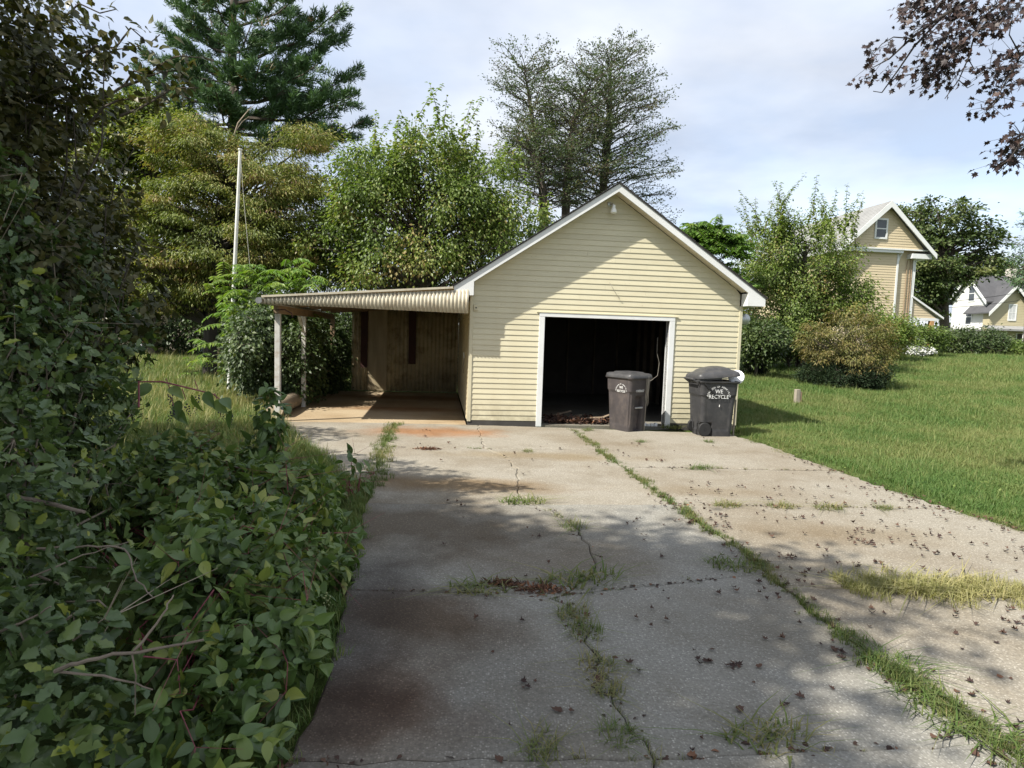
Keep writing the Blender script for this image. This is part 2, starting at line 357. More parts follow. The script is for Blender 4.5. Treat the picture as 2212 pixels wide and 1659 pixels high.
M['weed'] = grass_mat('crack_grass', [(.0, (.050, .095, .022)), (.45, (.085, .135, .034)), (.8, (.14, .165, .052)), (1., (.25, .22, .10))])
M['seedgrass'] = grass_mat('seeding_grass', [(.0, (.10, .17, .045)), (.5, (.16, .21, .065)), (1., (.25, .25, .10))])
M['drygrass'] = grass_mat('dry_grass', [(.0, (.12, .17, .04)), (.4, (.21, .22, .075)), (1., (.36, .32, .15))])

# foliage
M['l_pine'] = leaf_mat('pine_needles', [(.1, (.048, .090, .044)), (.5, (.085, .150, .068)), (.85, (.125, .20, .082)), (1., (.18, .11, .05))], .5, .15, .3)
M['l_dogwood'] = leaf_mat('dogwood_leaves', [(.0, (.065, .095, .024)), (.4, (.150, .188, .036)), (.7, (.235, .235, .055)), (.92, (.27, .195, .07)), (1., (.24, .13, .085))], .5, .34)
M['l_mulberry'] = leaf_mat('mulberry_leaves', [(.0, (.070, .108, .024)), (.45, (.135, .195, .042)), (.75, (.21, .265, .066)), (1., (.27, .21, .08))], .45, .40, .35)
M['l_gum'] = leaf_mat('small_dark_leaves', [(.0, (.075, .105, .065)), (.5, (.115, .150, .090)), (.8, (.145, .132, .085)), (1., (.17, .115, .075))], .5, .3)
M['l_ail'] = leaf_mat('pinnate_leaves', [(.0, (.065, .130, .026)), (.5, (.125, .220, .042)), (1., (.24, .29, .06))], .42, .38)
M['l_yew'] = leaf_mat('yew_needles', [(.0, (.014, .028, .012)), (.6, (.026, .046, .018)), (1., (.055, .065, .025))], .6, .06, .25)
M['l_brown'] = leaf_mat('bronzed_leaves', [(.0, (.085, .105, .028)), (.4, (.165, .155, .044)), (.75, (.22, .165, .06)), (1., (.15, .17, .045))], .5, .32)
M['l_far'] = leaf_mat('far_tree_leaves', [(.0, (.040, .066, .022)), (.5, (.080, .115, .034)), (1., (.14, .155, .05))], .48, .24)
M['l_hedge'] = leaf_mat('hedge_leaves', [(.0, (.050, .082, .034)), (.45, (.100, .152, .056)), (.8, (.150, .200, .066)), (.92, (.25, .29, .05)), (1., (.36, .36, .07))], .35, .25, .45, patch=.10)
M['l_top'] = leaf_mat('bronze_shrub_leaves', [(.0, (.034, .037, .015)), (.45, (.074, .078, .026)), (.8, (.115, .098, .036)), (1., (.080, .125, .034))], .42, .22, .32, patch=.2)
M['l_poke'] = leaf_mat('pokeweed_leaves', [(.0, (.058, .098, .036)), (.5, (.112, .175, .054)), (.85, (.175, .235, .064)), (1., (.30, .31, .065))], .38, .30, .45, patch=.12)
M['l_purple'] = leaf_mat('purple_maple_leaves', [(.0, (.024, .017, .017)), (.5, (.040, .026, .024)), (.85, (.065, .038, .030)), (1., (.12, .06, .03))], .5, .07, .3, (1.2, .8, .7))
M['l_fallen'] = leaf_mat('dry_fallen_leaves', [(.0, (.036, .022, .019)), (.5, (.062, .037, .028)), (.85, (.115, .064, .042)), (1., (.25, .12, .065))], .75, .05, .2, (1, .8, .6))
M['l_light'] = leaf_mat('pale_hedge_leaves', [(.0, (.06, .10, .022)), (.5, (.11, .165, .035)), (1., (.19, .23, .06))], .5, .3)
M['l_white'] = leaf_mat('white_blossom', [(.0, (.65, .65, .6)), (1., (.8, .8, .78))], .6, .2, .3, (1, 1, 1))

# ------------------------------------------------------------------ leaf clouds
def tmpl(V, F_): return np.array(V, np.float32), np.array(F_, np.int32)
T_RHOMB = tmpl([(0,0,0),(-.30,.42,.07),(0,1,-.10),(.30,.42,.07)], [(0,2,1),(0,3,2)])
T_SLIM = tmpl([(0,0,0),(-.15,.42,.04),(0,1,-.14),(.15,.42,.04)], [(0,2,1),(0,3,2)])
T_OVAL = tmpl([(0,0,0),(-.24,.22,.05),(-.29,.55,.06),(0,1,-.16),(.29,.55,.06),(.24,.22,.05),(0,.28,0),(0,.62,-.02)],
              [(0,6,1),(1,6,7),(1,7,2),(2,7,3),(0,5,6),(5,7,6),(5,4,7),(4,3,7)])
def fan(outline, centre):
    V = [centre]+outline; n = len(outline)
    return tmpl(V, [(0, i+1, (i+1) % n+1) for i in range(n)])
T_HOLLY = fan([(0,0,0),(.13,.08,.02),(.27,.22,.08),(.22,.38,.04),(.34,.52,.09),(.23,.68,.03),(.22,.84,.06),(0,1.06,-.12),(-.22,.84,.06),(-.23,.68,.03),(-.34,.52,.09),(-.22,.38,.04),(-.27,.22,.08),(-.13,.08,.02)], (0,.45,-.04))
T_MAPLE = fan([(0,0,0),(.30,-.02,.05),(.22,.18,.0),(.56,.36,.10),(.30,.46,.0),(.36,.66,.05),(.14,.60,0),(0,1.,-.12),(-.14,.60,0),(-.36,.66,.05),(-.30,.46,.0),(-.56,.36,.10),(-.22,.18,0),(-.30,-.02,.05)], (0,.32,-.03))

T_OVATE = fan([(0,0,0),(.15,.07,.03),(.25,.20,.06),(.29,.36,.07),(.26,.54,.05),(.17,.75,.0),(.08,.90,-.06),(0,1.04,-.14),(-.08,.90,-.06),(-.17,.75,0),(-.26,.54,.05),(-.29,.36,.07),(-.25,.20,.06),(-.15,.07,.03)], (0,.42,-.01))
def basis(D, Nn):
    D = D/np.maximum(np.linalg.norm(D, axis=1, keepdims=True), 1e-6)
    X = np.cross(D, Nn); X /= np.maximum(np.linalg.norm(X, axis=1, keepdims=True), 1e-6)
    Z = np.cross(X, D); return X, D, Z
def leaf_cloud(name, P, D, Nn, size, tint, T, mat, parent=None):
    TV, TF = T; n = len(P); k = len(TV)
    X, Y, Z = basis(np.asarray(D, float), np.asarray(Nn, float))
    size = np.broadcast_to(np.asarray(size, float), (n,))
    V = P[:, None, :] + size[:, None, None]*(TV[None, :, 0:1]*X[:, None] + TV[None, :, 1:2]*Y[:, None] + TV[None, :, 2:3]*Z[:, None])
    Fc = (TF[None] + (np.arange(n)*k)[:, None, None]).reshape(-1, 3)
    me = raw_mesh(name, V.reshape(-1, 3), Fc, np.repeat(tint, k))
    return link(name, me, parent, mat)
def unit(n): v = rng.normal(size=(n, 3)); return v/np.linalg.norm(v, axis=1, keepdims=True)
def ell_points(ells, n, rmin=.5):
    """points in a set of ellipsoids (cx,cy,cz,rx,ry,rz), outward biased"""
    w = np.array([e[3]*e[4]*e[5] for e in ells])**.75; w /= w.sum(); idx = rng.choice(len(ells), n, p=w)
    E_ = np.array(ells)[idx]; d = unit(n); r = (rmin**3+(1-rmin**3)*rng.random(n))**(1/3)
    return E_[:, :3]+d*E_[:, 3:6]*r[:, None], d
def EI(x, y, Y, rx, ry, depth):
    """ellipsoid whose middle shows at (x,y) of the photograph, Y metres off"""
    c = at(x, y, Y); return (c[0], c[1], c[2], rx/FPX*Y, depth, ry/FPX*Y)

def curve_pts(a, b, sag=.0, n=5, jit=.0, rise=.0):
    a = np.array(a, float); b = np.array(b, float); t = np.linspace(0, 1, n)[:, None]
    p = a*(1-t)+b*t; p[:, 2] += (np.sin(t[:, 0]*math.pi))*rise - sag*t[:, 0]**2
    if jit: p[1:-1] += rng.normal(size=(n-2, 3))*jit
    return p
def poly_at_z(pts, z):
    pts = np.array(pts, float); zz = pts[:, 2]
    return np.array([np.interp(z, zz, pts[:, i]) for i in range(3)])

def clump_tree(name, label, cat, base, trunk, ells, n_clump, per, cr, leaf, T, mat, bark='bark', flat=.55, droop=.5, up=.8, group=None,
               shoots=0, rmin=.45, twig=.012, limb=.35, tint0=.45, tsd=.16, min_z=None, ntw=4, shoot_ells=None, shoot_len=(.7, 1.5)):
    """tree or shrub: trunk polyline [(x,y,z,r)...] and a crown of leaf clumps carried by limbs"""
    root = empty(name, base, 0, label, cat, group); base = np.array(base, float)
    C, _ = ell_points(ells, n_clump, rmin)
    if min_z is not None: C[:, 2] = np.maximum(C[:, 2], min_z+rng.random(len(C))*.15)
    mb = MB(); tp = [np.array(t[:3]) for t in trunk]; tr_ = [t[3] for t in trunk]
    mb.tube([p-base for p in tp], tr_, 9)
    zs = [p[2] for p in tp]
    for c in C[:int(len(C)*limb)]:
        hd = np.hypot(c[0]-tp[0][0], c[1]-tp[0][1]); za_ = min(max(c[2]-.55*hd-.2, zs[0]+.25*(zs[-1]-zs[0])), zs[-1]-.02)
        a = poly_at_z(tp, za_); r0 = np.interp(za_, zs, tr_)*.42
        mb.tube([p-base for p in curve_pts(a, c, n=5, jit=.06*hd**.5, rise=.12*hd)], np.linspace(max(r0, twig*1.6), twig, 5), 5)
    P = []; D = []; Nn = []; S = []; Ti = []
    k = len(C); cen = np.mean(C, axis=0)
    for c in C:
        n = max(3, int(per*(.6+.8*rng.random()))); r = cr*(.6+.75*rng.random())
        off = rng.normal(size=(n, 3))*.5*r; off[:, 2] *= flat; p = c+off
        if min_z is not None: p[:, 2] = np.maximum(p[:, 2], min_z+.02)
        out = (c-cen); out[2] *= .3; out /= (np.linalg.norm(out)+1e-6)
        d = off/(r+1e-6)*1.2+out*.6+rng.normal(size=(n, 3))*.5; d[:, 2] -= droop*1.2
        nn = rng.normal(size=(n, 3))*.55+out*.35; nn[:, 2] += up
        P.append(p); D.append(d); Nn.append(nn); S.append(leaf*(.65+.6*rng.random(n))); Ti.append(np.clip(tint0+rng.normal()*tsd+rng.normal(size=n)*tsd*.8, 0, 1))
        for j in range(ntw):
            mb.tube([c-base, p[rng.integers(n)]-base], [twig, twig*.4], 3, cap=False)
    for _ in range(shoots):
        se = shoot_ells or ells
        c, dd = ell_points(se, 1, .8); c = c[0]
        c[2] = max(c[2], cen[2])
        L = rng.uniform(*shoot_len); lean = rng.normal(size=2)*.28
        q = [c, c+np.array([lean[0]*.4*L, lean[1]*.4*L, L*.5]), c+np.array([lean[0]*L, lean[1]*L, L])]
        mb.tube([x-base for x in q], [twig*1.3, twig, twig*.4], 4, cap=False)
        n = int(L/.024); t = np.sort(rng.random(n)); p = np.array([np.interp(t, [0, .5, 1], [x[i] for x in q]) for i in range(3)]).T
        a = np.arange(n)*2.4+rng.random(n); d = np.stack([np.cos(a), np.sin(a), -.55+.5*t], 1)
        P.append(p+rng.normal(size=(n, 3))*.03); D.append(d); Nn.append(np.stack([np.cos(a)*.4, np.sin(a)*.4, np.ones(n)], 1)); S.append(leaf*(1.7-.6*t)); Ti.append(np.clip(tint0+.12+rng.normal(size=n)*.1, 0, 1))
    mb.build('trunk', M[bark], root, smooth=True)
    P = np.concatenate(P)-base; o = leaf_cloud('crown', P, np.concatenate(D), np.concatenate(Nn), np.concatenate(S), np.concatenate(Ti), T, M[mat], root)
    return root

def fronds(stems, mat, root, base, length=.7, leaflet=.13, pairs=11, stem_mat='greenstem', tint0=.5):
    """pinnate leaves: stems = list of (point, direction)"""
    P = []; D = []; Nn = []; S = []; Ti = []; mb = MB()
    for p0, d0 in stems:
        L = length*(.7+.5*rng.random()); d0 = np.array(d0)/np.linalg.norm(d0); t0 = tint0+rng.normal()*.15
        n = pairs; t = np.linspace(.12, 1, n)
        h = np.array([d0[0], d0[1], 0]); h /= np.linalg.norm(h)+1e-6
        pts = p0+np.outer(t*L, d0); pts[:, 2] -= .55*L*t**2.2*(.6+.6*rng.random())
        mb.tube([p0-base]+[x-base for x in pts[::3]], .006, 3, cap=False)
        sd = np.cross(h, [0, 0, 1.])
        for sg in (-1, 1):
            d = sd*sg+h*.45+rng.normal(size=(n, 3))*.12; d[:, 2] -= .45
            P.append(pts); D.append(d); Nn.append(np.tile([0, 0, 1.], (n, 1))+rng.normal(size=(n, 3))*.25); S.append(leaflet*(1.1-.5*np.abs(t-.45))*L/length); Ti.append(np.clip(t0+rng.normal(size=n)*.08, 0, 1))
    return mb, np.concatenate(P)-base, np.concatenate(D), np.concatenate(Nn), np.concatenate(S), np.concatenate(Ti)

# ================================================================== THE SETTING
# ground sheet: fine near, coarse to the horizon
xs = np.concatenate([-np.geomspace(600, 26, 14), np.arange(-24, 30.01, 1.0), np.geomspace(32, 600, 14)])
ys = np.concatenate([-np.geomspace(300, 8, 8), np.arange(-6, 46.01, 1.0), np.geomspace(48, 1500, 16)])
XX, YY = np.meshgrid(xs, ys, indexing='ij'); ZZ = terrain(XX, YY)-.06
V = np.stack([XX.ravel(), YY.ravel(), ZZ.ravel()], 1); ny = len(ys)
I, J = np.meshgrid(np.arange(len(xs)-1), np.arange(ny-1), indexing='ij')
Fc = np.stack([I*ny+J, (I+1)*ny+J, (I+1)*ny+J+1, I*ny+J+1], -1).reshape(-1, 4)
tag(link('ground', raw_mesh('ground', V, Fc, smooth=True), None, M['lawn_soil']), kind='structure')

# ---- the driveway: cracked concrete slabs
drive = empty('driveway', (0, 0, 0), kind='structure')
def jline(pts, step=.12, amp=.012, seed=0):
    r = np.random.default_rng(seed); pts = np.array(pts, float); seg = np.linalg.norm(np.diff(pts, axis=0), axis=1); L = np.concatenate([[0], np.cumsum(seg)])
    n = max(2, int(L[-1]/step)); t = np.linspace(0, L[-1], n+1)
    q = np.stack([np.interp(t, L, pts[:, 0]), np.interp(t, L, pts[:, 1])], 1); q[1:-1] += r.normal(size=(len(q)-2, 2))*amp; return q
SEAM_L = jline([(-2.19, 11.8), (-1.91, 9.48), (-1.45, 6.52), (-1.44, 6.25), (-1.16, 4.75), (-.87, 2.97), (-.80, 1.0)], seed=1)
SEAM_R = jline([(1.12, 11.8), (1.48, 8.64), (1.74, 6.67), (1.95, 5.03), (2.04, 3.52), (2.21, 2.83), (2.38, 1.0)], seed=2, amp=.02)
EDGE_R = jline([(4.05, 11.75), (4.3, 10.8), (4.46, 9.11), (4.61, 8.08), (4.73, 6.97), (5.02, 6.02), (5.6, 4.8), (6.4, 3.0), (6.9, 1.0)], seed=3, amp=.03)
CRK = jline([gxy(*p) for p in [(1035, 912), (1036, 930), (1045, 965), (1098, 990), (1120, 1016), (1117, 1060), (1150, 1088), (1245, 1140), (1280, 1195), (1283, 1240), (1205, 1290), (1250, 1350),
            (1300, 1440), (1335, 1520), (1385, 1605), (1405, 1630), (1430, 1700)]]+[(.55, 1.0)], step=.1, amp=.018, seed=4)
EDGE_L = jline([(-4.55, 11.75), (-4.18, 11.3), (-3.33, 9.67), (-2.53, 8.44), (-1.62, 6.95), (-1.50, 6.7)], seed=5, amp=.04)
def cut(line, y0, y1):
    """part of a line (running towards the camera) between depths y0 > y1"""
    k = line[(line[:, 1] < y0-.03) & (line[:, 1] > y1+.03)]
    def x_at(y): o = np.argsort(line[:, 1]); return np.interp(y, line[o, 1], line[o, 0])
    return np.concatenate([[[x_at(y0), y0]], k, [[x_at(y1), y1]]])
def slab(poly, gap, zt, tilt=(0, 0), mat='concrete', parent=drive, depth=.1):
    poly = np.array(poly, float); n = len(poly)
    a = 0.5*np.sum(poly[:, 0]*np.roll(poly[:, 1], -1)-np.roll(poly[:, 0], -1)*poly[:, 1])
    if a < 0: poly = poly[::-1]
    e1 = poly-np.roll(poly, 1, 0); e2 = np.roll(poly, -1, 0)-poly
    n1_ = np.stack([-e1[:, 1], e1[:, 0]], 1); n2_ = np.stack([-e2[:, 1], e2[:, 0]], 1)
    n1_ /= np.linalg.norm(n1_, axis=1, keepdims=True)+1e-9; n2_ /= np.linalg.norm(n2_, axis=1, keepdims=True)+1e-9
    nn = n1_+n2_; nn /= np.maximum(np.linalg.norm(nn, axis=1, keepdims=True), .5)
    A = poly+nn*gap; B = poly+nn*(gap+.012); c0 = poly.mean(0)
    def zz(p): return zt+(p[:, 0]-c0[0])*tilt[0]+(p[:, 1]-c0[1])*tilt[1]
    V = [(*p, z) for p, z in zip(B, zz(B))]+[(*p, z-.010) for p, z in zip(A, zz(A))]+[(*p, -depth) for p in A]
    F_ = [tuple(range(n))]+[(i, i+n, (i+1) % n+n, (i+1) % n) for i in range(n)]+[(i+n, i+2*n, (i+1) % n+2*n, (i+1) % n+n) for i in range(n)]
    me = bpy.data.meshes.new('slab'); me.from_pydata(V, [], F_); me.update()
    return link('slab', me, parent, M[mat])
def xl(line, y): o = np.argsort(line[:, 1]); return np.interp(y, line[o, 1], line[o, 0])
def joint(lineA, ya, lineB, yb, seed):
    a = (xl(lineA, ya), ya); b_ = (xl(lineB, yb), yb); return jline([a, b_], seed=seed, amp=.010, step=.15)
def strip(A, B, ysA, ysB, gap, seed, near_row=99):
    for i in range(len(ysA)-1):
        jt = joint(A, ysA[i], B, ysB[i], seed+i); jb = joint(A, ysA[i+1], B, ysB[i+1], seed+i+1)
        L = cut(A, ysA[i], ysA[i+1]); Rr = cut(B, ysB[i], ysB[i+1])
        poly = np.concatenate([jt[:-1], Rr[:-1], jb[::-1][:-1], L[::-1][:-1]])
        slab(poly, gap, rng.uniform(-.004, .006), rng.normal(size=2)*.0012, 'concrete_near_shade' if i >= near_row else 'concrete')
YL = [11.78, 9.27, 7.71, 6.24, 4.10, 2.42, 1.0]; YC = [11.78, 9.42, 7.95, 6.36, 4.15, 2.50, 1.0]; YR = [11.78, 9.62, 8.12, 6.54, 4.66, 2.68, 1.0]
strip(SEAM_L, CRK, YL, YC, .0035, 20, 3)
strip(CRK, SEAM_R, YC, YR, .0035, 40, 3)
strip(SEAM_R, EDGE_R, [11.78, 8.42, 6.56, 4.42, 2.72, 1.0], [11.70, 8.6, 6.75, 4.22, 2.95, 1.0], .016, 60)
strip(EDGE_L, SEAM_L, [11.70, 9.2, 6.72], [11.78, 9.3, 6.76], .010, 80)
slab([G2W(u, y, 0)[:2] for u, y in ((-3.78, -.03), (-.02, -.03), (-.02, 5.93), (-3.78, 5.93))], .004, .004, (0, 0), 'carfloor')
# cross fill between the last slab row and the garage threshold is the garage's own floor

# ================================================================== GARAGE
W = 5.303; DEP = 6.6
gar = empty('garage', (GX, GY, 0), YAW, 'cream sided gable garage with a dark open doorway and white trim', 'garage')
PITCH_R = .667; OVH = .30; SOV = .32
def zroof_in(u): return 2.63+PITCH_R*min(u, W-u)            # wall top under the soffit
d0, d1, dh = 1.404, 3.847, 2.07
# siding, one plank per course
H_C = .1016; plank_cache = {}
def plank(u0b, u1b, u0t, u1t, z, h, parent=gar, name='siding_plank', proud=.013):
    key = (round(u1b-u0b, 3), round(u0t-u0b, 3), round(u1t-u0b, 3), round(h, 3), proud)
    me = plank_cache.get(key)
    if me is None:
        a, b_, c_ = u1b-u0b, u0t-u0b, u1t-u0b; mb = MB()
        yb, yt = -proud-.012, -.012-.002
        V = [(0, yb, 0), (a, yb, 0), (a, -.004, 0), (0, -.004, 0), (b_, yt, h), (c_, yt, h), (c_, -.004, h), (b_, -.004, h)]
        # slight roll at the nose
        mb.hexa(V); me = mb.mesh(name); plank_cache[key] = me
    o = link(name, me, parent, M['siding']); o.location = (u0b, 0, z); return o
z = .085; row = 0
while z < 4.38:
    h = H_C; zt = z+h
    def ext(zz): e = max(0, (zz-2.635)/PITCH_R); return (e, W-e)
    lb, rb = ext(z); lt, rt_ = ext(zt)
    if lb == 0: lb = lt = max(.055, lt) if lt == 0 else .055
    if rb == W: rb = W-.055; rt_ = min(rt_, W-.055)
    lt = max(lt, lb); rt_ = min(rt_, rb)
    if lt > rt_-.02: lt = rt_ = (lb+rb)/2
    if zt <= dh+.09:
        plank(lb, d0-.105, lb, d0-.105, z, h); plank(d1+.105, rb, d1+.105, rb, z, h)
    elif z < dh+.075:
        plank(lb, d0-.105, lb, d0-.105, z, h); plank(d1+.105, rb, d1+.105, rb, z, h)
        if zt-(dh+.075) > .02: plank(d0-.105, d1+.105, d0-.105, d1+.105, dh+.075, zt-(dh+.075))
    else:
        if rb-lb > 3.2:
            s_ = lb+(rb-lb)*(.3+.4*((row*.618) % 1)); plank(lb, s_-.001, lt, s_-.001, z, h); plank(s_+.001, rb, s_+.001, rt_, z, h)
        else: plank(lb, rb, lt, rt_, z, h)
    z = zt; row += 1
# sheathing: front wall with the doorway, other walls
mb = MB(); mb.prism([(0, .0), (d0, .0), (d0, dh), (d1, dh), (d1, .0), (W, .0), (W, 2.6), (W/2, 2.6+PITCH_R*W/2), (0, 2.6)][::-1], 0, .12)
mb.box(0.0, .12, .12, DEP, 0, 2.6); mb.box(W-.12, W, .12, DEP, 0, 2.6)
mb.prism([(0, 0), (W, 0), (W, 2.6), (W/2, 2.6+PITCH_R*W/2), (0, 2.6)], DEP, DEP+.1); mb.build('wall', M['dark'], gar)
MB().box(-.01, d0-.1, -.020, -.002, -.05, .083).build('foundation', M['found'], gar); MB().box(d1+.1, W+.01, -.020, -.002, -.05, .083).build('foundation', M['found'], gar)
MB().box(-.012, .053, -.034, .05, .06, 2.41).build('corner_trim', M['siding'], gar, bevel=.004)
MB().box(W-.053, W+.012, -.034, .05, .06, 2.41).build('corner_trim', M['siding'], gar, bevel=.004)
# interior floor with threshold apron
MB().box(.12, W-.12, .0, DEP, -.08, .006).build('floor', M['garfloor'], gar)
# door frame: jambs and head, with reveal
df = MB().box(d0-.105, d0, -.040, .16, -.02, dh).build('door_frame', M['white'], gar, bevel=.004)
MB().box(d1, d1+.105, -.040, .16, -.02, dh).build('jamb', M['white'], df, bevel=.004)
MB().box(d0-.105, d1+.105, -.042, .16, dh+.001, dh+.075).build('head', M['white'], df, bevel=.004)
MB().box(d0-.16, d1+.16, -.050, -.010, dh+.077, dh+.092).build('drip_cap', M['siding'], df)
# roof with shingle edge
for sgn in (0, 1):
    def X_(u): return u if sgn == 0 else W-u
    def zt_(u): return 2.79+PITCH_R*u
    y0, y1 = -OVH-.02, DEP+.25; e = -SOV-.03
    V = [(X_(e), y0, zt_(e)-.02), (X_(W/2), y0, zt_(W/2)-.02), (X_(W/2), y1, zt_(W/2)-.02), (X_(e), y1, zt_(e)-.02),
         (X_(e), y0, zt_(e)+.004), (X_(W/2), y0, zt_(W/2)+.004), (X_(W/2), y1, zt_(W/2)+.004), (X_(e), y1, zt_(e)+.004)]
    rf = MB().hexa(V).build('roof', M['roof'], gar)
    # shingle courses standing proud on the slope
    for k in range(20):
        u0 = e+(W/2-e)*k/20; u1 = e+(W/2-e)*(k+1)/20
        V = [(X_(u0), y0-.008, zt_(u0)+.005), (X_(u1), y0-.008, zt_(u1)+.005), (X_(u1), y1, zt_(u1)+.005), (X_(u0), y1, zt_(u0)+.005),
             (X_(u0), y0-.008, zt_(u0)+.017), (X_(u1), y0-.008, zt_(u1)+.008), (X_(u1), y1, zt_(u1)+.008), (X_(u0), y1, zt_(u0)+.017)]
        MB().hexa(V).build('shingle_course', M['roof'], rf)
    # rake board
    y0, y1 = -OVH, -OVH+.03; e = -SOV
    def zb(u): return 2.63+PITCH_R*u
    poly = [(X_(e), 2.405), (X_(.035), 2.405), (X_(.035), zb(.035)), (X_(W/2), zb(W/2)), (X_(W/2), zt_(W/2)-.022), (X_(e), zt_(e)-.022)]
    MB().prism(poly if sgn == 0 else poly[::-1], y0, y1).build('rake_board', M['white'], gar)
    # box return and eave behind it
    MB().prism([(X_(e), 2.405), (X_(.034), 2.405), (X_(.034), 2.64), (X_(e), zt_(e)-.03)], y1+.001, -.036).build('return_box', M['white'], gar)
    MB().prism([(X_(e), 2.405), (X_(-.013), 2.405), (X_(-.013), 2.60), (X_(e), zt_(e)-.03)], -.035, DEP+.2).build('eave_return', M['white'], gar)
    # lip under the rake, then soffit panels
    MB().hexa([(X_(.035), -OVH+.031, zb(.035)), (X_(W/2), -OVH+.031, zb(W/2)), (X_(W/2), -OVH+.055, zb(W/2)), (X_(.035), -OVH+.055, zb(.035)),
               (X_(.035), -OVH+.031, zb(.035)+.03), (X_(W/2), -OVH+.031, zb(W/2)+.03), (X_(W/2), -OVH+.055, zb(W/2)+.03), (X_(.035), -OVH+.055, zb(.035)+.03)]).build('soffit_trim', M['soffit'], gar)
    npan = 9
    for k in range(npan):
        u0 = .035+(W/2-.035)*k/npan+.003; u1 = .035+(W/2-.035)*(k+1)/npan-.003; dz = .018+.002*(k % 2)
        V = [(X_(u0), -OVH+.058, zb(u0)+dz), (X_(u1), -OVH+.058, zb(u1)+dz), (X_(u1), -.01, zb(u1)+dz), (X_(u0), -.01, zb(u0)+dz),
             (X_(u0), -OVH+.058, zb(u0)+dz+.01), (X_(u1), -OVH+.058, zb(u1)+dz+.01), (X_(u1), -.01, zb(u1)+dz+.01), (X_(u0), -.01, zb(u0)+dz+.01)]
        MB().hexa(V).build('soffit_panel', M['soffit'], gar)
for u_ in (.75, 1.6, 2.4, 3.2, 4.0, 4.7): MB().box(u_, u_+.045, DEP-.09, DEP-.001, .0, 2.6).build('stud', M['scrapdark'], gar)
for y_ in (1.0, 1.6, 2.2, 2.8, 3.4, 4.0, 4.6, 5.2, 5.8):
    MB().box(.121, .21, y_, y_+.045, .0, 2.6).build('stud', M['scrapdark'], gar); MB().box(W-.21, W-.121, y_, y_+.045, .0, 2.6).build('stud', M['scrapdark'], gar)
# floodlight under the peak
fl = MB().lathe([(.045, 0), (.045, .02), (.02, .03)], (2.56, -.028, 4.21), 14, 'y').build('floodlight', M['metal'], gar, smooth=True)
MB().tube([(2.56, -.05, 4.21), (2.59, -.12, 4.20), (2.60, -.15, 4.16)], .018, 8).build('arm', M['metal'], fl, smooth=True)
MB().lathe([(.028, .05), (.032, .0), (.055, -.05), (.062, -.085), (.045, -.105), (.0, -.11)], (2.605, -.155, 4.13), 18, 'z').build('bulb', M['glassbulb'], fl, smooth=True)
# small fittings
ob = MB().box(.06, .135, -.055, -.026, 2.14, 2.25).build('outlet_box', M['siding'], gar, bevel=.006)
MB().lathe([(.014, 0), (.014, .006)], (.098, -.055, 2.19), 10, 'y').build('socket', M['black'], ob)
MB().tube([(2.62, -.03, 2.76), (2.66, -.07, 2.68), (2.74, -.06, 2.56), (2.80, -.055, 2.49), (2.835, -.05, 2.47), (2.81, -.05, 2.46)], .005, 5).build('loose_wire', M['wire'], gar)
wl_ = gside(1620, 682, W+.25)
MB().lathe([(.0, .0), (.10, .01), (.11, .035), (.09, .05)], (W+.24, wl_[0]*.0+.35, 2.17), 18, 'y').build('side_lamp', M['metal'], gar, smooth=True)
MB().tube([(W-.01, .38, 2.17), (W+.22, .36, 2.17)], .014, 6).build('lamp_arm', M['metal'], gar)
# siding on the wall inside the carport
z = .085
side_me = None
while z < 2.3:
    if side_me is None:
        mbp = MB(); mbp.hexa([(-.024, .02, 0), (-.002, .02, 0), (-.002, 5.95, 0), (-.024, 5.95, 0), (-.013, .02, .1016), (-.002, .02, .1016), (-.002, 5.95, .1016), (-.013, 5.95, .1016)]); side_me = mbp.mesh('side_plank')
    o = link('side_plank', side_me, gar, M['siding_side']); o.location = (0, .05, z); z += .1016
sw = MB().box(-.045, -.025, 1.55, 1.63, 1.18, 1.30).build('switch_box', M['white'], gar, bevel=.004)
MB().tube([(-.03, 1.6, 1.18), (-.04, 1.62, 1.0), (-.03, 1.66, .85)], .006, 5).build('switch_wire', M['wire'], sw)

# ---- carport
cp = empty('carport', (GX, GY, 0), YAW, 'lean-to carport with corrugated valance joined to the garage wall', 'carport')
def corrugated(u0, u1, zb0, zb1, zt0, zt1, y, per=.068, amp=.010, along='u'):
    nw = int(abs(u1-u0)/per*8); t = np.linspace(0, 1, nw+1); u = u0+(u1-u0)*t
    ph = u/per*2*math.pi; yy = y+amp*np.sin(ph)
    zb_ = zb0+(zb1-zb0)*t; zt2 = zt0+(zt1-zt0)*t; V = np.concatenate([np.stack([u, yy, zb_], 1), np.stack([u, yy, zt2], 1), np.stack([u, yy+.002, zt2], 1), np.stack([u, yy+.002, zb_], 1)])
    n = nw+1; i = np.arange(nw); F_ = np.concatenate([np.stack([i, i+1, i+1+n, i+n], 1), np.stack([i+n, i+1+n, i+1+2*n, i+2*n], 1), np.stack([i+2*n, i+1+2*n, i+1+3*n, i+3*n], 1), np.stack([i+3*n, i+1+3*n, i+1, i], 1)])
    return raw_mesh('sheet', V, F_, smooth=False)
link('valance', corrugated(-3.62, -.055, 2.117, 2.072, 2.235, 2.50, -.31), cp, M['corr'])
def zr(u): return 2.262+(u+3.638)*(2.545-2.262)/3.3
MB().hexa([(-3.66, -.345, zr(-3.66)-.035), (-.34, -.345, zr(-.34)-.035), (-.34, -.29, zr(-.34)-.035), (-3.66, -.29, zr(-3.66)-.035),
           (-3.66, -.345, zr(-3.66)), (-.34, -.345, zr(-.34)), (-.34, -.29, zr(-.34)), (-3.66, -.29, zr(-3.66))]).build('edge_trim', M['corr'], cp)
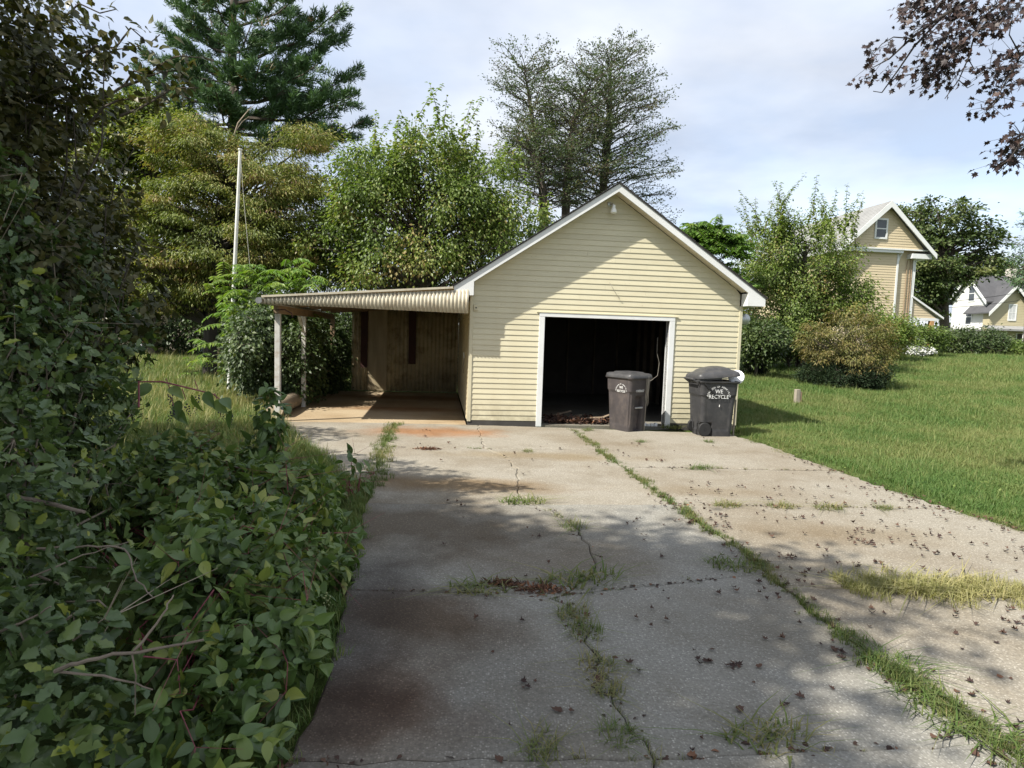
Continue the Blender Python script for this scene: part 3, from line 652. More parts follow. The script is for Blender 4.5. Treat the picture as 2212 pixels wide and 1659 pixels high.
# roof sheet: waves across the depth
nw = int(6.35/.068*6); yv = np.linspace(-.29, 6.06, nw+1); wv = .010*np.sin(yv/.068*2*math.pi); uu = np.array([-3.66, -2.2, -.34, -.02]); n = nw+1
V = np.concatenate([np.stack([np.full(n, u), yv, zr(u)-.028+wv], 1) for u in uu]); i = np.arange(nw)
Fc = np.concatenate([np.stack([k*n+i, (k+1)*n+i, (k+1)*n+i+1, k*n+i+1], 1) for k in range(3)])
link('roof', raw_mesh('roof', V, Fc), cp, M['corrold'])
for k, y in enumerate((.2, 1.6, 3.0, 4.4, 5.8)):
    MB().hexa([(-3.5, y, zr(-3.5)-.15), (-.02, y, zr(-.02)-.15), (-.02, y+.045, zr(-.02)-.15), (-3.5, y+.045, zr(-3.5)-.15), (-3.5, y, zr(-3.5)-.042), (-.02, y, zr(-.02)-.042), (-.02, y+.045, zr(-.02)-.042), (-3.5, y+.045, zr(-3.5)-.042)]).build('rafter', M['wood'], cp)
MB().box(-3.50, -3.41, -.16, 5.95, 1.96, 2.10).build('beam', M['wood'], cp, bevel=.006)
pb = MB().box(-3.51, -3.415, -.04, .055, 0, 1.958).build('post', M['whitepaint'], cp, bevel=.008)
y2 = float(gside(656, 720, -3.45)[0])
MB().box(-3.50, -3.41, y2, y2+.09, 0, 1.958).build('post', M['whitepaint'], cp, bevel=.008)
MB().bar((-3.455, .0+y2-.02, 1.62), (-3.455, y2-.42, 1.95), .06, .04).build('knee_brace', M['whitepaint'], cp)
MB().box(-3.51, -3.40, 5.86, 5.95, 0, 1.958).build('post', M['wood'], cp)
MB().tube([(-3.70, -.36, 2.17), (-3.70, 6.0, 2.14)], .055, 10).build('gutter', M['metal'], cp, smooth=True)
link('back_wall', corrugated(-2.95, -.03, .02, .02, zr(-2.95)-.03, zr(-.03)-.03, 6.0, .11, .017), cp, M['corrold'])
MB().box(-2.50, -1.99, 5.952, 5.975, .03, 2.28).build('plain_panel', M['ply'], cp)
MB().box(-2.70, -2.515, 5.925, 5.95, .66, 2.30).build('hanging_board', M['redwood'], cp)
MB().box(-1.40, -1.20, 5.925, 5.95, .79, 2.36).build('hanging_board', M['redwood'], cp)
MB().tube([(-3.44, -.18, 2.02), (-3.30, -.20, 2.03), (-3.18, -.19, 1.97), (-3.16, -.19, 1.90)], .012, 6).build('rusty_hook', M['redwood'], cp)
# ---- log
pa = G2W(-3.62, .45, .17); pe = G2W(-3.66, 3.7, .16); base = np.array([pa[0], pa[1], 0])
lg = empty('log', base, 0, 'long pale log lying along the left edge of the carport floor', 'log')
MB().tube([pa-base+(pe-pa)*t+np.array([0, 0, .012*math.sin(t*9)]) for t in np.linspace(0.002, 1, 9)], [.165, .17, .172, .168, .17, .165, .168, .16, .16], 16).build('bark', M['log'], lg, smooth=True)
MB().tube([pa-base-(pe-pa)*.004, pa-base+(pe-pa)*.004], .155, 16).build('cut_end', M['logend'], lg)

# ================================================================== BINS
def text_geo(ch, size):
    cu = bpy.data.curves.new('t', 'FONT'); cu.body = ch; cu.size = size; cu.align_x = 'CENTER'; cu.extrude = .0008; cu.resolution_u = 3
    ob = bpy.data.objects.new('t', cu); COL.objects.link(ob); dg = bpy.context.evaluated_depsgraph_get(); dg.update()
    me = bpy.data.meshes.new_from_object(ob.evaluated_get(dg)); V = np.array([v.co[:] for v in me.vertices]).reshape(-1, 3); F_ = [tuple(p.vertices) for p in me.polygons]
    bpy.data.objects.remove(ob); bpy.data.curves.remove(cu); bpy.data.meshes.remove(me); return V, F_
def text_flat(mb, txt, size, cx, cz, place, bold=.0):
    V, F_ = text_geo(txt, size)
    mb.add([place(cx+v[0], cz+v[1], v[2]) for v in V], F_)
def text_arc(mb, txt, size, cx, cz, rad, span, place):
    n = len(txt)
    for i, ch in enumerate(txt):
        if ch == ' ': continue
        a = span*(.5-i/(n-1)); V, F_ = text_geo(ch, size); ca, sa = math.cos(a), math.sin(a)
        out = []
        for v in V:
            x = v[0]*ca-v[1]*sa; y = v[0]*sa+v[1]*ca
            out.append(place(cx-math.sin(a)*rad+x, cz+math.cos(a)*rad+y, v[2]))
        mb.add(out, F_)
def bin_body(name, mat, parent, Hh, wb, db, wt, dt, wheel=True, recess=True, zlev=44, npt=30):
    """lofted rounded box, front at -y, with grip recess in front and wheel wells at the lower back"""
    V = []; zs = np.linspace(0, Hh, zlev); per = 4*npt
    for z in zs:
        t = z/Hh; hw = (wb+(wt-wb)*t)/2; hd = (db+(dt-db)*t)/2
        if t > .74: hw += .014; hd += .014
        if t > .955: hw += .028; hd += .028
        for k in range(per):
            s_ = k//npt; f = (k % npt)/npt*2-1
            x, y = [(f, -1), (1, f), (-f, 1), (-1, -f)][s_]
            cr_ = .12; q = max(abs(x), abs(y)); ax, ay = abs(x), abs(y)
            X = x*hw; Y = y*hd
            # round the corners
            rx, ry = hw-cr_*.6, hd-cr_*.6
            if abs(X) > rx and abs(Y) > ry:
                ex, ey = abs(X)-rx, abs(Y)-ry; L = math.hypot(ex, ey); m_ = max(ex, ey); sc = (hw-rx)*1.0
                X = math.copysign(rx+ex/L*m_, X); Y = math.copysign(ry+ey/L*m_, Y)
            if recess and s_ == 0 and abs(f) < .42 and .02 < t < .66:
                e = min(1, (.42-abs(f))/.08)*min(1, (.66-t)/.04); Y += .095*e
            if recess and s_ == 0 and abs(f) > .80 and .10 < t < .7: Y += .012
            if s_ == 2 and abs(f) < .85 and .1 < t < .7: Y -= .012
            if wheel and Y > hd-.23 and t < .245 and abs(X) > hw-.13:
                e = min(1, (Y-(hd-.23))/.03)*min(1, (.245-t)/.03); X = math.copysign(abs(X)-.09*e, X)
            if s_ in (1, 3) and abs(f) < .72 and .1 < t < .70: X *= .975
            V.append((X, Y, z))
    i, j = np.meshgrid(np.arange(zlev-1), np.arange(per), indexing='ij'); F_ = np.stack([i*per+j, i*per+(j+1) % per, (i+1)*per+(j+1) % per, (i+1)*per+j], -1).reshape(-1, 4)
    me = raw_mesh(name, V, F_, smooth=True); bm = bmesh.new(); bm.from_mesh(me); bm.verts.ensure_lookup_table()
    bm.faces.new([bm.verts[k] for k in range(per-1, -1, -1)]); bm.to_mesh(me); bm.free()
    try: me.set_sharp_from_angle(angle=R(35))
    except Exception: pass
    return link(name, me, parent, M[mat])
def lid_mesh(w, d, h=.07, over=.035, n=14, bulge=0.):
    V = []; m = 2*n+1
    for i in range(m):
        for j in range(m):
            x = (i/n-1); y = (j/n-1)
            cut_ = max(0, abs(x)+abs(y)-1.75)
            X = x*(w/2+over)*(1-.35*cut_); Y = y*(d/2+over)*(1-.35*cut_)
            e = max(abs(x), abs(y)); z = h*(1-e**3.5)+bulge*(1-x*x)*(1-y*y)
            if .60 < e < .72: z -= .012
            if e > .93: z -= .02*(e-.93)/.07
            V.append((X, Y, z))
    top = len(V); V += [(x, y, z-.028) for x, y, z in V]
    F_ = []
    for i in range(m-1):
        for j in range(m-1):
            a = i*m+j; F_ += [(a, a+m, a+m+1, a+1), (a+top, a+top+1, a+top+m+1, a+top+m)]
    rim = [i*m for i in range(m)]+[(m-1)*m+j for j in range(1, m)]+[i*m+m-1 for i in range(m-2, -1, -1)]+[j for j in range(m-2, 0, -1)]
    for a, b_ in zip(rim, rim[1:]+rim[:1]): F_.append((a, b_, b_+top, a+top))
    mb = MB(); mb.add(V, F_); return mb.mesh('lid', smooth=True)
def wheel(parent, x, y, r=.125, w=.06):
    wh = MB().lathe([(r*.55, -w/2), (r*.92, -w/2), (r, -w/2+.012), (r, w/2-.012), (r*.92, w/2), (r*.55, w/2)], (x, y, r), 26, 'x').build('wheel', M['black'], parent, smooth=True)
    hub = MB().lathe([(r*.60, -w*.3), (r*.60, w*.3)], (x, y, r), 20, 'x')
    for k in range(8):
        a = k*math.pi/4; hub.bar((x+math.copysign(w*.36, x), y, r), (x+math.copysign(w*.36, x), y+math.cos(a)*r*.62, r+math.sin(a)*r*.62), .012, .014)
    hub.lathe([(r*.2, -w*.5), (r*.2, w*.5)], (x, y, r), 14, 'x'); hub.build('hub', M['binlid'], wh)
# -- bin in the doorway: its front (with lift bar) faces right of the camera
b1 = gnd(1357, 933); bz = .0
t1 = empty('trash_bin', (b1[0]+.02, b1[1]+.30, .004), R(36), 'faded brown black wheeled bin with closed lid in the garage doorway', 'bin')
t1.scale = (.88, .88, 1); H1 = 1.0; wb, db, wt, dt = .52, .58, .60, .70
bin_body('body', 'binbrown', t1, H1, wb, db, wt, dt, wheel=False)
MB().tube([(-.11, -db/2-.028, .44), (.11, -db/2-.028, .44)], .016, 8).build('lift_bar', M['metal'], t1, smooth=True)
lo = link('lid', lid_mesh(wt+.03, dt+.03, .07), t1, M['binlid']); lo.location = (0, 0, H1+.032)
MB().tube([(-.2, .37, H1-.02), (-.2, .42, H1+.0), (.2, .42, H1+.0), (.2, .37, H1-.02)], .016, 8).build('handle', M['binlid'], t1, smooth=True)
wheel(t1, -.165, .185, .10); wheel(t1, .165, .185, .10)
# number on the front, emblem on the side
tilt = (dt-db)/2/H1
lt_ = MB(); text_flat(lt_, '11000657', .062, -.02, .735, lambda x, z, e: (x, -(db/2+tilt*z+.0185+e), z)); lt_.build('serial_number', M['print'], t1)
tw = (wt-wb)/2/H1
em = MB(); pl = lambda x, z, e: (-(wb/2+tw*z+.0185+e), -x, z)
text_arc(em, 'BOROUGH OF NEWFIELD', .030, .09, .715, .145, 2.7, pl); text_flat(em, 'WE', .065, .09, .785, pl); text_flat(em, 'RECYCLE', .058, .09, .720, pl)
em.build('emblem', M['print'], t1)
# strings and twine hanging down the corner
tm = MB()
for k in range(7):
    x0 = .12+.02*k; tm.tube([(x0, -dt/2-.045, H1+.01), (x0+rng.normal()*.02, -dt/2-.03, .8+rng.normal()*.05), (x0+.01+rng.normal()*.03, -dt/2-.01, .62-.06*k*rng.random())], .0045, 4)
tm.tube([(.18, -dt/2-.05, H1+.02), (.185, -.345, .5), (.185, -.335, .02)], .006, 5)
tm.build('hanging_twine', M['wire'], t1)
# -- recycling bin: seen from its side, wheels and handle to the left
b2 = gnd(1541, 944)
t2 = empty('recycling_bin', (b2[0]+.03, b2[1]+.30, .004), R(97), 'charcoal recycling bin with white lettering and a bulging lid ajar beside the garage corner', 'bin')
t2.scale = (.94, .94, 1); H2 = 1.0; wb, db, wt, dt = .54, .62, .62, .74
bin_body('body', 'bin', t2, H2, wb, db, wt, dt, recess=False)
lo = link('lid', lid_mesh(wt+.04, dt+.05, .075, .04, bulge=.085), t2, M['binlid']); lo.location = (0, .02, H2+.10); lo.rotation_euler = (R(-4.5), R(2), 0)
hd = MB().tube([(-.22, dt/2+.02, H2-.05), (-.22, dt/2+.12, H2+.02), (.22, dt/2+.12, H2+.02), (.22, dt/2+.02, H2-.05)], .019, 8).build('handle', M['binlid'], t2, smooth=True)
MB().bar((-.30, dt/2+.10, H2+.0), (-.335, -.02, H2+.055), .02, .03).build('lid_strap', M['binlid'], t2)
MB().bar((-.345, dt/2-.06, H2-.04), (-.325, .10, .76), .012, .035).build('side_strap', M['black'], t2)
wheel(t2, -.262, .235); wheel(t2, .262, .235)
tw = (wt-wb)/2/H2
le = MB(); pl = lambda x, z, e: (-(wb/2+tw*z+.0185+e), -x, z)
text_arc(le, 'BOROUGH OF NEWFIELD', .046, -.01, .675, .215, 2.6, pl); text_flat(le, 'WE', .100, -.01, .785, pl); text_flat(le, 'RECYCLE', .098, -.01, .69, pl)
le.build('lettering', M['print'], t2)
dk = MB(); dk.tube([(-(wb/2+tw*.55+.012), -.02, .58), (-(wb/2+tw*.55+.012), -.018, .54)], .006, 5); dk.build('side_mark', M['print'], t2)
# white lid leaning in the far side of the bin
wp = G2W(5.36, -.40, 0)
wl2 = empty('bucket_lid', (t2.location.x+.43, t2.location.y+.02, H2+.07), 0, 'white round bucket lid wedged under the recycling bin lid', 'lid')
o = MB().lathe([(.0, .0), (.125, .0), (.135, .012), (.135, .022), (.11, .022), (.10, .014), (.0, .014)], (0, 0, 0), 28).build('disc', M['whiteplastic'], wl2, smooth=True); o.rotation_euler = (R(52), R(-38), 0)
o = MB().lathe([(.13, -.0), (.142, -.004), (.142, -.016), (.13, -.02)], (0, 0, 0), 28).build('rim', M['whiteplastic'], wl2, smooth=True); o.rotation_euler = (R(52), R(-38), 0)
# pale stake leaning against the recycling bin
sp_ = np.array([t2.location.x+.42, t2.location.y-.02, 0])
stk = MB().bar((0, 0, .0), (.02, .03, .66), .045, .022).bar((0, .03, .62), (.022, .035, .86), .02, .02).build('wooden_stake', M['greywood'], None, bevel=.003); stk.location = sp_
tag(stk, 'narrow pale stake standing against the right side of the recycling bin', 'stake')

# ================================================================== SCRAPS IN THE DOORWAY
scr = [(1.78, .55, 2.4, .9, .03), (1.95, .72, 2.75, .35, .05), (2.35, .35, 2.95, .85, .04), (2.5, .3, 3.05, .62, .09), (1.7, .95, 2.25, 1.3, .05), (2.6, .6, 3.15, .9, .06)]
lab = ['dark scrap board lying flat behind the left door jamb', 'long scrap lath slanting across the rubbish in the doorway', 'pale scrap board propped up left of the faded bin', 'broken scrap board resting on the pale one left of the faded bin',
       'scrap board lying deepest inside the dark garage', 'short scrap board touching the faded bin']
for (a, b_, c_, d_, zz), lb_ in zip(scr, lab):
    P0 = G2W(a, b_, .025+zz*.3); P1 = G2W(c_, d_, .05+zz*1.6); o = MB().bar((0, 0, 0), P1-P0, .07, .022).build('scrap_board', M['scrap'], None, bevel=.002); o.location = P0
    tag(o, lb_, 'board', 'scrap boards on the garage floor')
n = 700; uu = rng.uniform(1.55, 3.3, n); yy = np.abs(rng.normal(size=n))*.35+.18; P = np.array([G2W(a, b_, .02+.10*rng.random()*max(0, 1-abs(b_-.55))) for a, b_ in zip(uu, yy)])
o = leaf_cloud('floor_rubbish', P, rng.normal(size=(n, 3))*[1, 1, .35], rng.normal(size=(n, 3))*.5+[0, 0, 1], .05+.09*rng.random(n), rng.random(n), T_OVAL, M['l_fallen']); tag(o, 'dark rubbish and dry leaves spread over the garage floor behind the doorway', 'rubbish', kind='stuff')
# dangling cord by the right jamb
o = MB().tube([G2W(3.72, .25, 1.75), G2W(3.70, .2, 1.45), G2W(3.76, .2, 1.25), G2W(3.72, .15, 1.0), G2W(3.52, .1, .86), G2W(3.45, .05, .5), G2W(3.3, .0, .22), G2W(3.36, -.05, .02)], .0035, 5).build('cord', M['wire'], None)
tag(o, 'thin pale cord hanging inside the right door jamb', 'cord')
# broken tile strip beside the jamb foot
o = MB()
for k in range(6): o.box(k*.075, k*.075+.06, 0, .05, 0, .045+.01*(k % 3))
o = o.build('brick_row', M['whiteplastic'], None, bevel=.004); o.location = G2W(3.30, .05, .006); o.rotation_euler = (0, 0, YAW); tag(o, 'short strip of broken white edging between the faded bin and door jamb', 'edging')

# ================================================================== FLAGPOLE, STUMP
fb = gnd(494, 853); ft = at(519, 324, fb[1]-.1)
fp = empty('flagpole', fb, 0, 'slender white leaning pole standing on the grass before the yellow tree', 'flagpole')
MB().tube([np.zeros(3), (ft-fb)*.5, ft-fb], [.050, .044, .034], 12).build('pole', M['pole'], fp, smooth=True)
MB().lathe([(.0, .04), (.05, .03), (.05, 0), (.04, -.01)], tuple(ft-fb), 12).build('cap', M['pole'], fp, smooth=True)
rb_ = at(541, 588, fb[1]-.6)-fb
MB().tube([ft-fb-np.array([0, 0, .06]), (ft-fb)*.62+rb_*.36, rb_, rb_*.6+np.array([.0, .1, -.6])], .004, 4).build('rope', M['rope'], fp)
sb = None
for zz in np.linspace(0, .6, 7):
    q = gnd(1722, 866, zz)
    if abs(terrain(q[0], q[1])-zz) < .06: sb = q
if sb is None: sb = gnd(1722, 866, .25)
sb[2] = float(terrain(sb[0], sb[1]))
st = empty('post_stub', sb, .2, 'short sawn off wooden post stub standing in the lawn', 'post')
MB().box(-.075, .045, -.06, .05, -.1, .36).build('stub', M['greywood'], st, bevel=.006)
MB().box(.048, .10, -.05, .04, -.1, .30).build('side_board', M['wood'], st, bevel=.006)

# ================================================================== FAR HOUSES
M['hA'] = plain('tan_clapboard', (.54, .45, .30), .55, .06, .5)
M['hAshingle'] = plain('pale_grey_shingle', (.24, .24, .235), .85, .15, 1.5)
M['hBwhite'] = plain('white_house_paint', (.66, .66, .63), .6, .06, .4)
M['hBtan'] = plain('khaki_clapboard', (.43, .38, .245), .6, .08, .4)
M['hBroof'] = plain('charcoal_shingle', (.075, .075, .08), .9, .2, 1.2)
M['pane'] = plain('dark_window_glass', (.06, .07, .08), .12, .2, 2, spec=.6)
M['blind'] = plain('pale_window_blind', (.45, .46, .46), .4, .1, 3)
M['brick'] = plain('whitewashed_chimney', (.55, .50, .45), .9, .15, 3)
M['porchpost'] = plain('orange_stained_post', (.42, .24, .10), .6, .15, 3)
def lap(mb, ub, z0, z1, y, h=.15, top=None, proud=.02):
    """clapboards facing -y between functions ub(z)->(u0,u1)"""
    z = z0
    while z < z1-.01:
        zt = min(z+h, z1); a, b_ = ub(z); c_, d_ = ub(zt)
        if b_-a > .03:
            if d_-c_ < .02: c_ = d_ = (a+b_)/2
            mb.hexa([(a, y-proud, z), (b_, y-proud, z), (b_, y, z), (a, y, z), (c_, y-.004, zt), (d_, y-.004, zt), (d_, y, zt), (c_, y, zt)])
        z = zt
def sash(parent, u0, u1, z0, z1, y, fr=.09, name='window', mat='white', pane='pane', grid=0):
    f = MB(); f.box(u0-fr, u0, y-.05, y+.02, z0-fr, z1+fr).box(u1, u1+fr, y-.05, y+.02, z0-fr, z1+fr).box(u0, u1, y-.05, y+.02, z1, z1+fr).box(u0, u1, y-.07, y+.02, z0-fr, z0)
    zm = (z0+z1)/2; f.box(u0, u1, y-.03, y+.0, zm-.03, zm+.03)
    for k in range(grid): f.box(u0+(u1-u0)*(k+1)/(grid+1)-.012, u0+(u1-u0)*(k+1)/(grid+1)+.012, y-.025, y-.002, z0, z1)
    o = f.build(name, M[mat], parent); MB().box(u0, u1, y-.012, y-.004, z0, zm-.03).build('pane', M[pane], o); MB().box(u0, u1, y-.018, y-.010, zm+.03, z1).build('pane', M[pane], o); return o
# tan house on the right
pA = at(1903, 560, 38.); gA = 1.26
hA = empty('yellow_house', (pA[0], pA[1], gA), YAW, 'tall tan clapboard house with grey roof and a small attic window behind the bushes', 'house')
za = lambda z: z-gA
ZE, ZA = za(7.05), za(10.0); hw = 2.55
m_ = MB(); lap(m_, lambda z: (-hw+max(0, z-ZE-.38), hw-max(0, z-ZE-.38)), ZE+.35, ZA-.25, -.22); lap(m_, lambda z: (-hw, 1.1), 0.3, ZE+.12, 0); lap(m_, lambda z: (1.1, 2.22), 0.3, ZE+.0, .14)
tag(m_.build('siding', M['hA'], hA), kind='stuff')
MB().box(-hw, 1.095, .002, 10, .0, ZE+.3).box(1.095, 2.21, .142, 10, 0, ZE+.3).prism([(-hw, ZE+.28), (hw, ZE+.28), (hw, ZE+.4), (0, ZA-.1), (-hw, ZE+.4)], -.215, 9.9).build('wall', M['hA'], hA)
MB().box(1.02, 1.13, -.05, .10, .2, ZE+.1).build('corner_board', M['white'], hA); MB().box(2.17, 2.27, .08, .26, .2, ZE-.05).build('corner_board', M['white'], hA)
MB().box(-hw-.1, 1.2, -.28, .0, ZE+.12, ZE+.28).box(-hw-.1, 2.75, -.34, .12, ZE+.281, ZE+.36).build('cornice', M['white'], hA)
MB().box(1.75, 3.0, -.33, .6, ZE-.16, ZE+.12).build('cornice_return', M['white'], hA)
for sg in (-1, 1):
    V = []
    for y in (-.55, 10.2):
        V += [(0, y, ZA), (sg*3.1, y, ZE+.02), (sg*3.1, y, ZE+.10), (0, y, ZA+.10)]
    F_ = [(0, 1, 2, 3), (4, 7, 6, 5), (0, 4, 5, 1), (1, 5, 6, 2), (2, 6, 7, 3), (3, 7, 4, 0)]
    rf = MB().add(V, F_).build('roof', M['hAshingle'], hA)
    cs_ = MB()
    for k in range(24):
        t0, t1_ = k/24, (k+1)/24
        P_ = lambda t, o_: (sg*3.1*t, ZA+.10+(ZE-ZA)*t+o_)
        a, b_ = P_(t0, .004), P_(t1_, .03)
        c_ = P_(t1_, .002)
        cs_.add([(a[0], -.56, a[1]), (b_[0], -.56, b_[1]), (b_[0], 10.2, b_[1]), (a[0], 10.2, a[1]), (c_[0], -.56, c_[1]), (c_[0], 10.2, c_[1])], [(0, 1, 2, 3), (1, 4, 5, 2)])
    tag(cs_.build('shingles', M['hAshingle'], rf), kind='stuff')
    V = [(0, -.60, ZA-.28), (sg*3.12, -.60, ZE-.18), (sg*3.12, -.551, ZE-.18), (0, -.551, ZA-.28), (0, -.60, ZA+.10), (sg*3.12, -.60, ZE+.10), (sg*3.12, -.551, ZE+.10), (0, -.551, ZA+.10)]
    MB().hexa(V).build('rake_board', M['white'], hA)
sash(hA, -.62, -.02, za(8.02), za(9.02), -.24, .10)
for x_ in (1.75, 1.95, 2.08): MB().tube([(x_, .06, .3), (x_+.01, .06, ZE-.1-.4*(2.1-x_))], .022, 6).build('service_pipe', M['wood'], hA)
MB().tube([(1.22, -.2, ZE+.2), (1.16, -.06, ZE-.06), (1.14, .0, ZE-.3)], .04, 8).build('downspout', M['white'], hA); MB().tube([(2.6, .1, ZE-.1), (2.34, .12, ZE-.3), (2.3, .12, 1.0)], .04, 8).build('downspout', M['white'], hA)
# side porch
PT, PB = za(4.75), za(3.42)
m_ = MB(); lap(m_, lambda z: (2.28, 2.28+max(.0, (PT-.12-z)/(PT-PB)*2.0)), PB+.02, PT-.15, .2); tag(m_.build('porch_siding', M['hA'], hA), kind='stuff')
V = [(2.26, .05, PT-.1), (4.45, .05, PB-.03), (4.45, 7, PB-.03), (2.26, 7, PT-.1), (2.26, .05, PT+.02), (4.45, .05, PB+.09), (4.45, 7, PB+.09), (2.26, 7, PT+.02)]
MB().hexa(V).build('porch_roof', M['white'], hA)
MB().box(2.27, 4.2, .17, .30, PB-.14, PB+.02).build('porch_beam', M['white'], hA)
MB().box(3.68, 3.92, .15, .36, -.1, PB-.142).build('porch_post', M['porchpost'], hA); MB().box(2.62, 2.80, 3.0, 3.2, -.1, PB-.1).build('porch_post', M['porchpost'], hA)
pw = MB().box(2.9, 3.6, 4.0, 4.1, .8, 2.0).build('porch_window', M['pane'], hA)
# green frame parked under the porch
# white house with charcoal roof, further off
Y1 = 72.; nB = at(2128.6, 690, Y1); gB = 1.28
hB = empty('white_house', (nB[0], nB[1], gB), 0, 'white house with a charcoal roof and chimney beyond the hedges', 'house')
zb_ = lambda y, x, Y: float(at(x, y, Y)[2])-gB
ZE2, ZA2 = 6.0, 8.75; WB, LB = 5.6, 16.
m_ = MB(); m_.prism([(0, 0), (LB, 0), (LB, ZE2), (0, ZE2)], 0, WB)
m_.add([(0, 0, ZE2), (0, WB, ZE2), (0, WB/2, ZA2), (LB, 0, ZE2), (LB, WB, ZE2), (LB, WB/2, ZA2)], [(0, 1, 2), (3, 5, 4), (0, 2, 5, 3), (1, 4, 5, 2), (0, 3, 4, 1)]); m_.build('wall', M['hBwhite'], hB)
for sg, y0 in ((1, 0), (-1, WB)):
    V = [(-.45, WB/2, ZA2+.02), (-.45, y0-sg*.5, ZE2-.44), (LB+.4, y0-sg*.5, ZE2-.44), (LB+.4, WB/2, ZA2+.02)]; V = V+[(a, b_, c_+.14) for a, b_, c_ in V]
    MB().hexa(V).build('roof', M['hBroof'], hB)
    V = [(-.50, WB/2, ZA2-.22), (-.50, y0-sg*.5, ZE2-.66), (-.451, y0-sg*.5, ZE2-.66), (-.451, WB/2, ZA2-.22)]; V = V+[(a, b_, c_+.40) for a, b_, c_ in V]; MB().hexa(V).build('rake_board', M['white'], hB)
def sash_x(parent, y0, y1, z0, z1):
    f = MB(); f.box(-.06, .0, y0-.1, y0, z0-.1, z1+.1).box(-.06, .0, y1, y1+.1, z0-.1, z1+.1).box(-.06, .0, y0, y1, z1, z1+.1).box(-.06, .0, y0, y1, z0-.1, z0).box(-.05, 0, y0, y1, (z0+z1)/2-.04, (z0+z1)/2+.04)
    o = f.build('window', M['white'], parent); MB().box(-.03, -.004, y0, y1, z0, (z0+z1)/2-.04).build('pane', M['pane'], o); MB().box(-.035, -.004, y0, y1, (z0+z1)/2+.04, z1).build('pane', M['pane'], o)
sash_x(hB, 2.0, 2.9, 5.9, 7.6); sash_x(hB, 2.2, 3.1, 3.2, 4.9)
MB().hexa([(-2.2, -.3, 2.15), (0, -.3, 2.45), (0, WB+.4, 2.45), (-2.2, WB+.4, 2.15), (-2.2, -.3, 2.3), (0, -.3, 2.62), (0, WB+.4, 2.62), (-2.2, WB+.4, 2.3)]).build('porch_roof', M['hAshingle'], hB)
for y in (-.1, 2.8, 5.6): MB().box(-2.0, -1.85, y, y+.15, 0, 2.16).build('porch_post', M['white'], hB)
MB().box(4.2, 4.95, WB/2-.4, WB/2+.4, ZA2-.3, ZA2+1.0).build('chimney', M['brick'], hB)
# front wing with its own gable
xw = at(2183, 690, Y1-1.0)[0]-nB[0]; hwid = 2.35
wg = MB(); ZEg, ZAg = 4.8, 7.45
wall_ = MB().box(xw-hwid, xw+hwid, -1.0, -.01, 0, ZEg).prism([(xw-hwid, ZEg), (xw+hwid, ZEg), (xw, ZAg)], -1.0, 2.5).build('wing_wall', M['hBtan'], hB)
tag(wall_, 'khaki clapboard front wing of the white house')
m_ = MB(); lap(m_, lambda z: (xw-hwid+max(0, (z-ZEg)*hwid/(ZAg-ZEg)), xw+hwid-max(0, (z-ZEg)*hwid/(ZAg-ZEg))), 0, ZAg-.1, -1.005, .18); tag(m_.build('wing_siding', M['hBtan'], hB), kind='stuff')
for sg in (-1, 1):
    V = [(xw, -1.5, ZAg+.02), (xw+sg*(hwid+.45), -1.5, ZEg-.5), (xw+sg*(hwid+.45), 2.6, ZEg-.5), (xw, 2.6, ZAg+.02)]; V = V+[(a, b_, c_+.13) for a, b_, c_ in V]; MB().hexa(V).build('wing_roof', M['hBroof'], hB)
    V = [(xw, -1.55, ZAg-.28), (xw+sg*(hwid+.47), -1.55, ZEg-.8), (xw+sg*(hwid+.47), -1.501, ZEg-.8), (xw, -1.501, ZAg-.28)]; V = V+[(a, b_, c_+.42) for a, b_, c_ in V]; MB().hexa(V).build('wing_rake_board', M['white'], hB)
sash(hB, xw-.25, xw+.45, 3.7, 5.3, -1.02, .12, pane='blind', grid=1); sash(hB, xw-1.15, xw-.45, .95, 2.1, -1.02, .10, pane='blind', grid=1)
MB().hexa([(xw-hwid-.7, -2.4, 2.42), (xw+hwid+.6, -2.4, 2.42), (xw+hwid+.6, -1.03, 2.85), (xw-hwid-.7, -1.03, 2.85), (xw-hwid-.7, -2.4, 2.62), (xw+hwid+.6, -2.4, 2.62), (xw+hwid+.6, -1.03, 3.0), (xw-hwid-.7, -1.03, 3.0)]).build('awning', M['hAshingle'], hB)
dr = MB().box(xw+.85, xw+1.75, -1.06, -1.022, .1, 2.15).build('door', M['dark'], hB); MB().box(xw+.75, xw+.85, -1.07, -1.02, .1, 2.25).box(xw+1.75, xw+1.85, -1.07, -1.02, .1, 2.25).build('casing', M['white'], dr)
for x_ in (xw-hwid-.5, xw+.55): MB().box(x_, x_+.12, -2.3, -2.18, 0, 2.42).build('awning_post', M['white'], hB)
# overhead cables
for i, (p, q, lb_) in enumerate([((1990, 668), (2400, 610), 'lowest thick black cable crossing before the white house'), ((2010, 655), (2400, 585), 'thick black cable just above the lowest one before the white house'),
        ((2000, 612), (2400, 540), 'thin cable crossing the charcoal roof of the white house'), ((2000, 596), (2400, 566), 'thin cable passing the chimney of the white house'), ((2060, 527), (2400, 478), 'upper of two thin cables against the sky right of the far tree'), ((2060, 533), (2400, 488), 'lower of two thin cables against the sky right of the far tree')]):
    A = at(*p, 62.); B = at(*q, 60.); pts = [A+(B-A)*t-np.array([0, 0, .5*math.sin(t*math.pi)]) for t in np.linspace(0, 1, 9)]
    A = A+(A-B)*.15; o = MB().tube([x-pts[0] for x in pts], .022 if i < 2 else .011, 5).build('power_cable', M['cable'], None); o.location = pts[0]; tag(o, lb_, 'cable', 'overhead cables on the right')
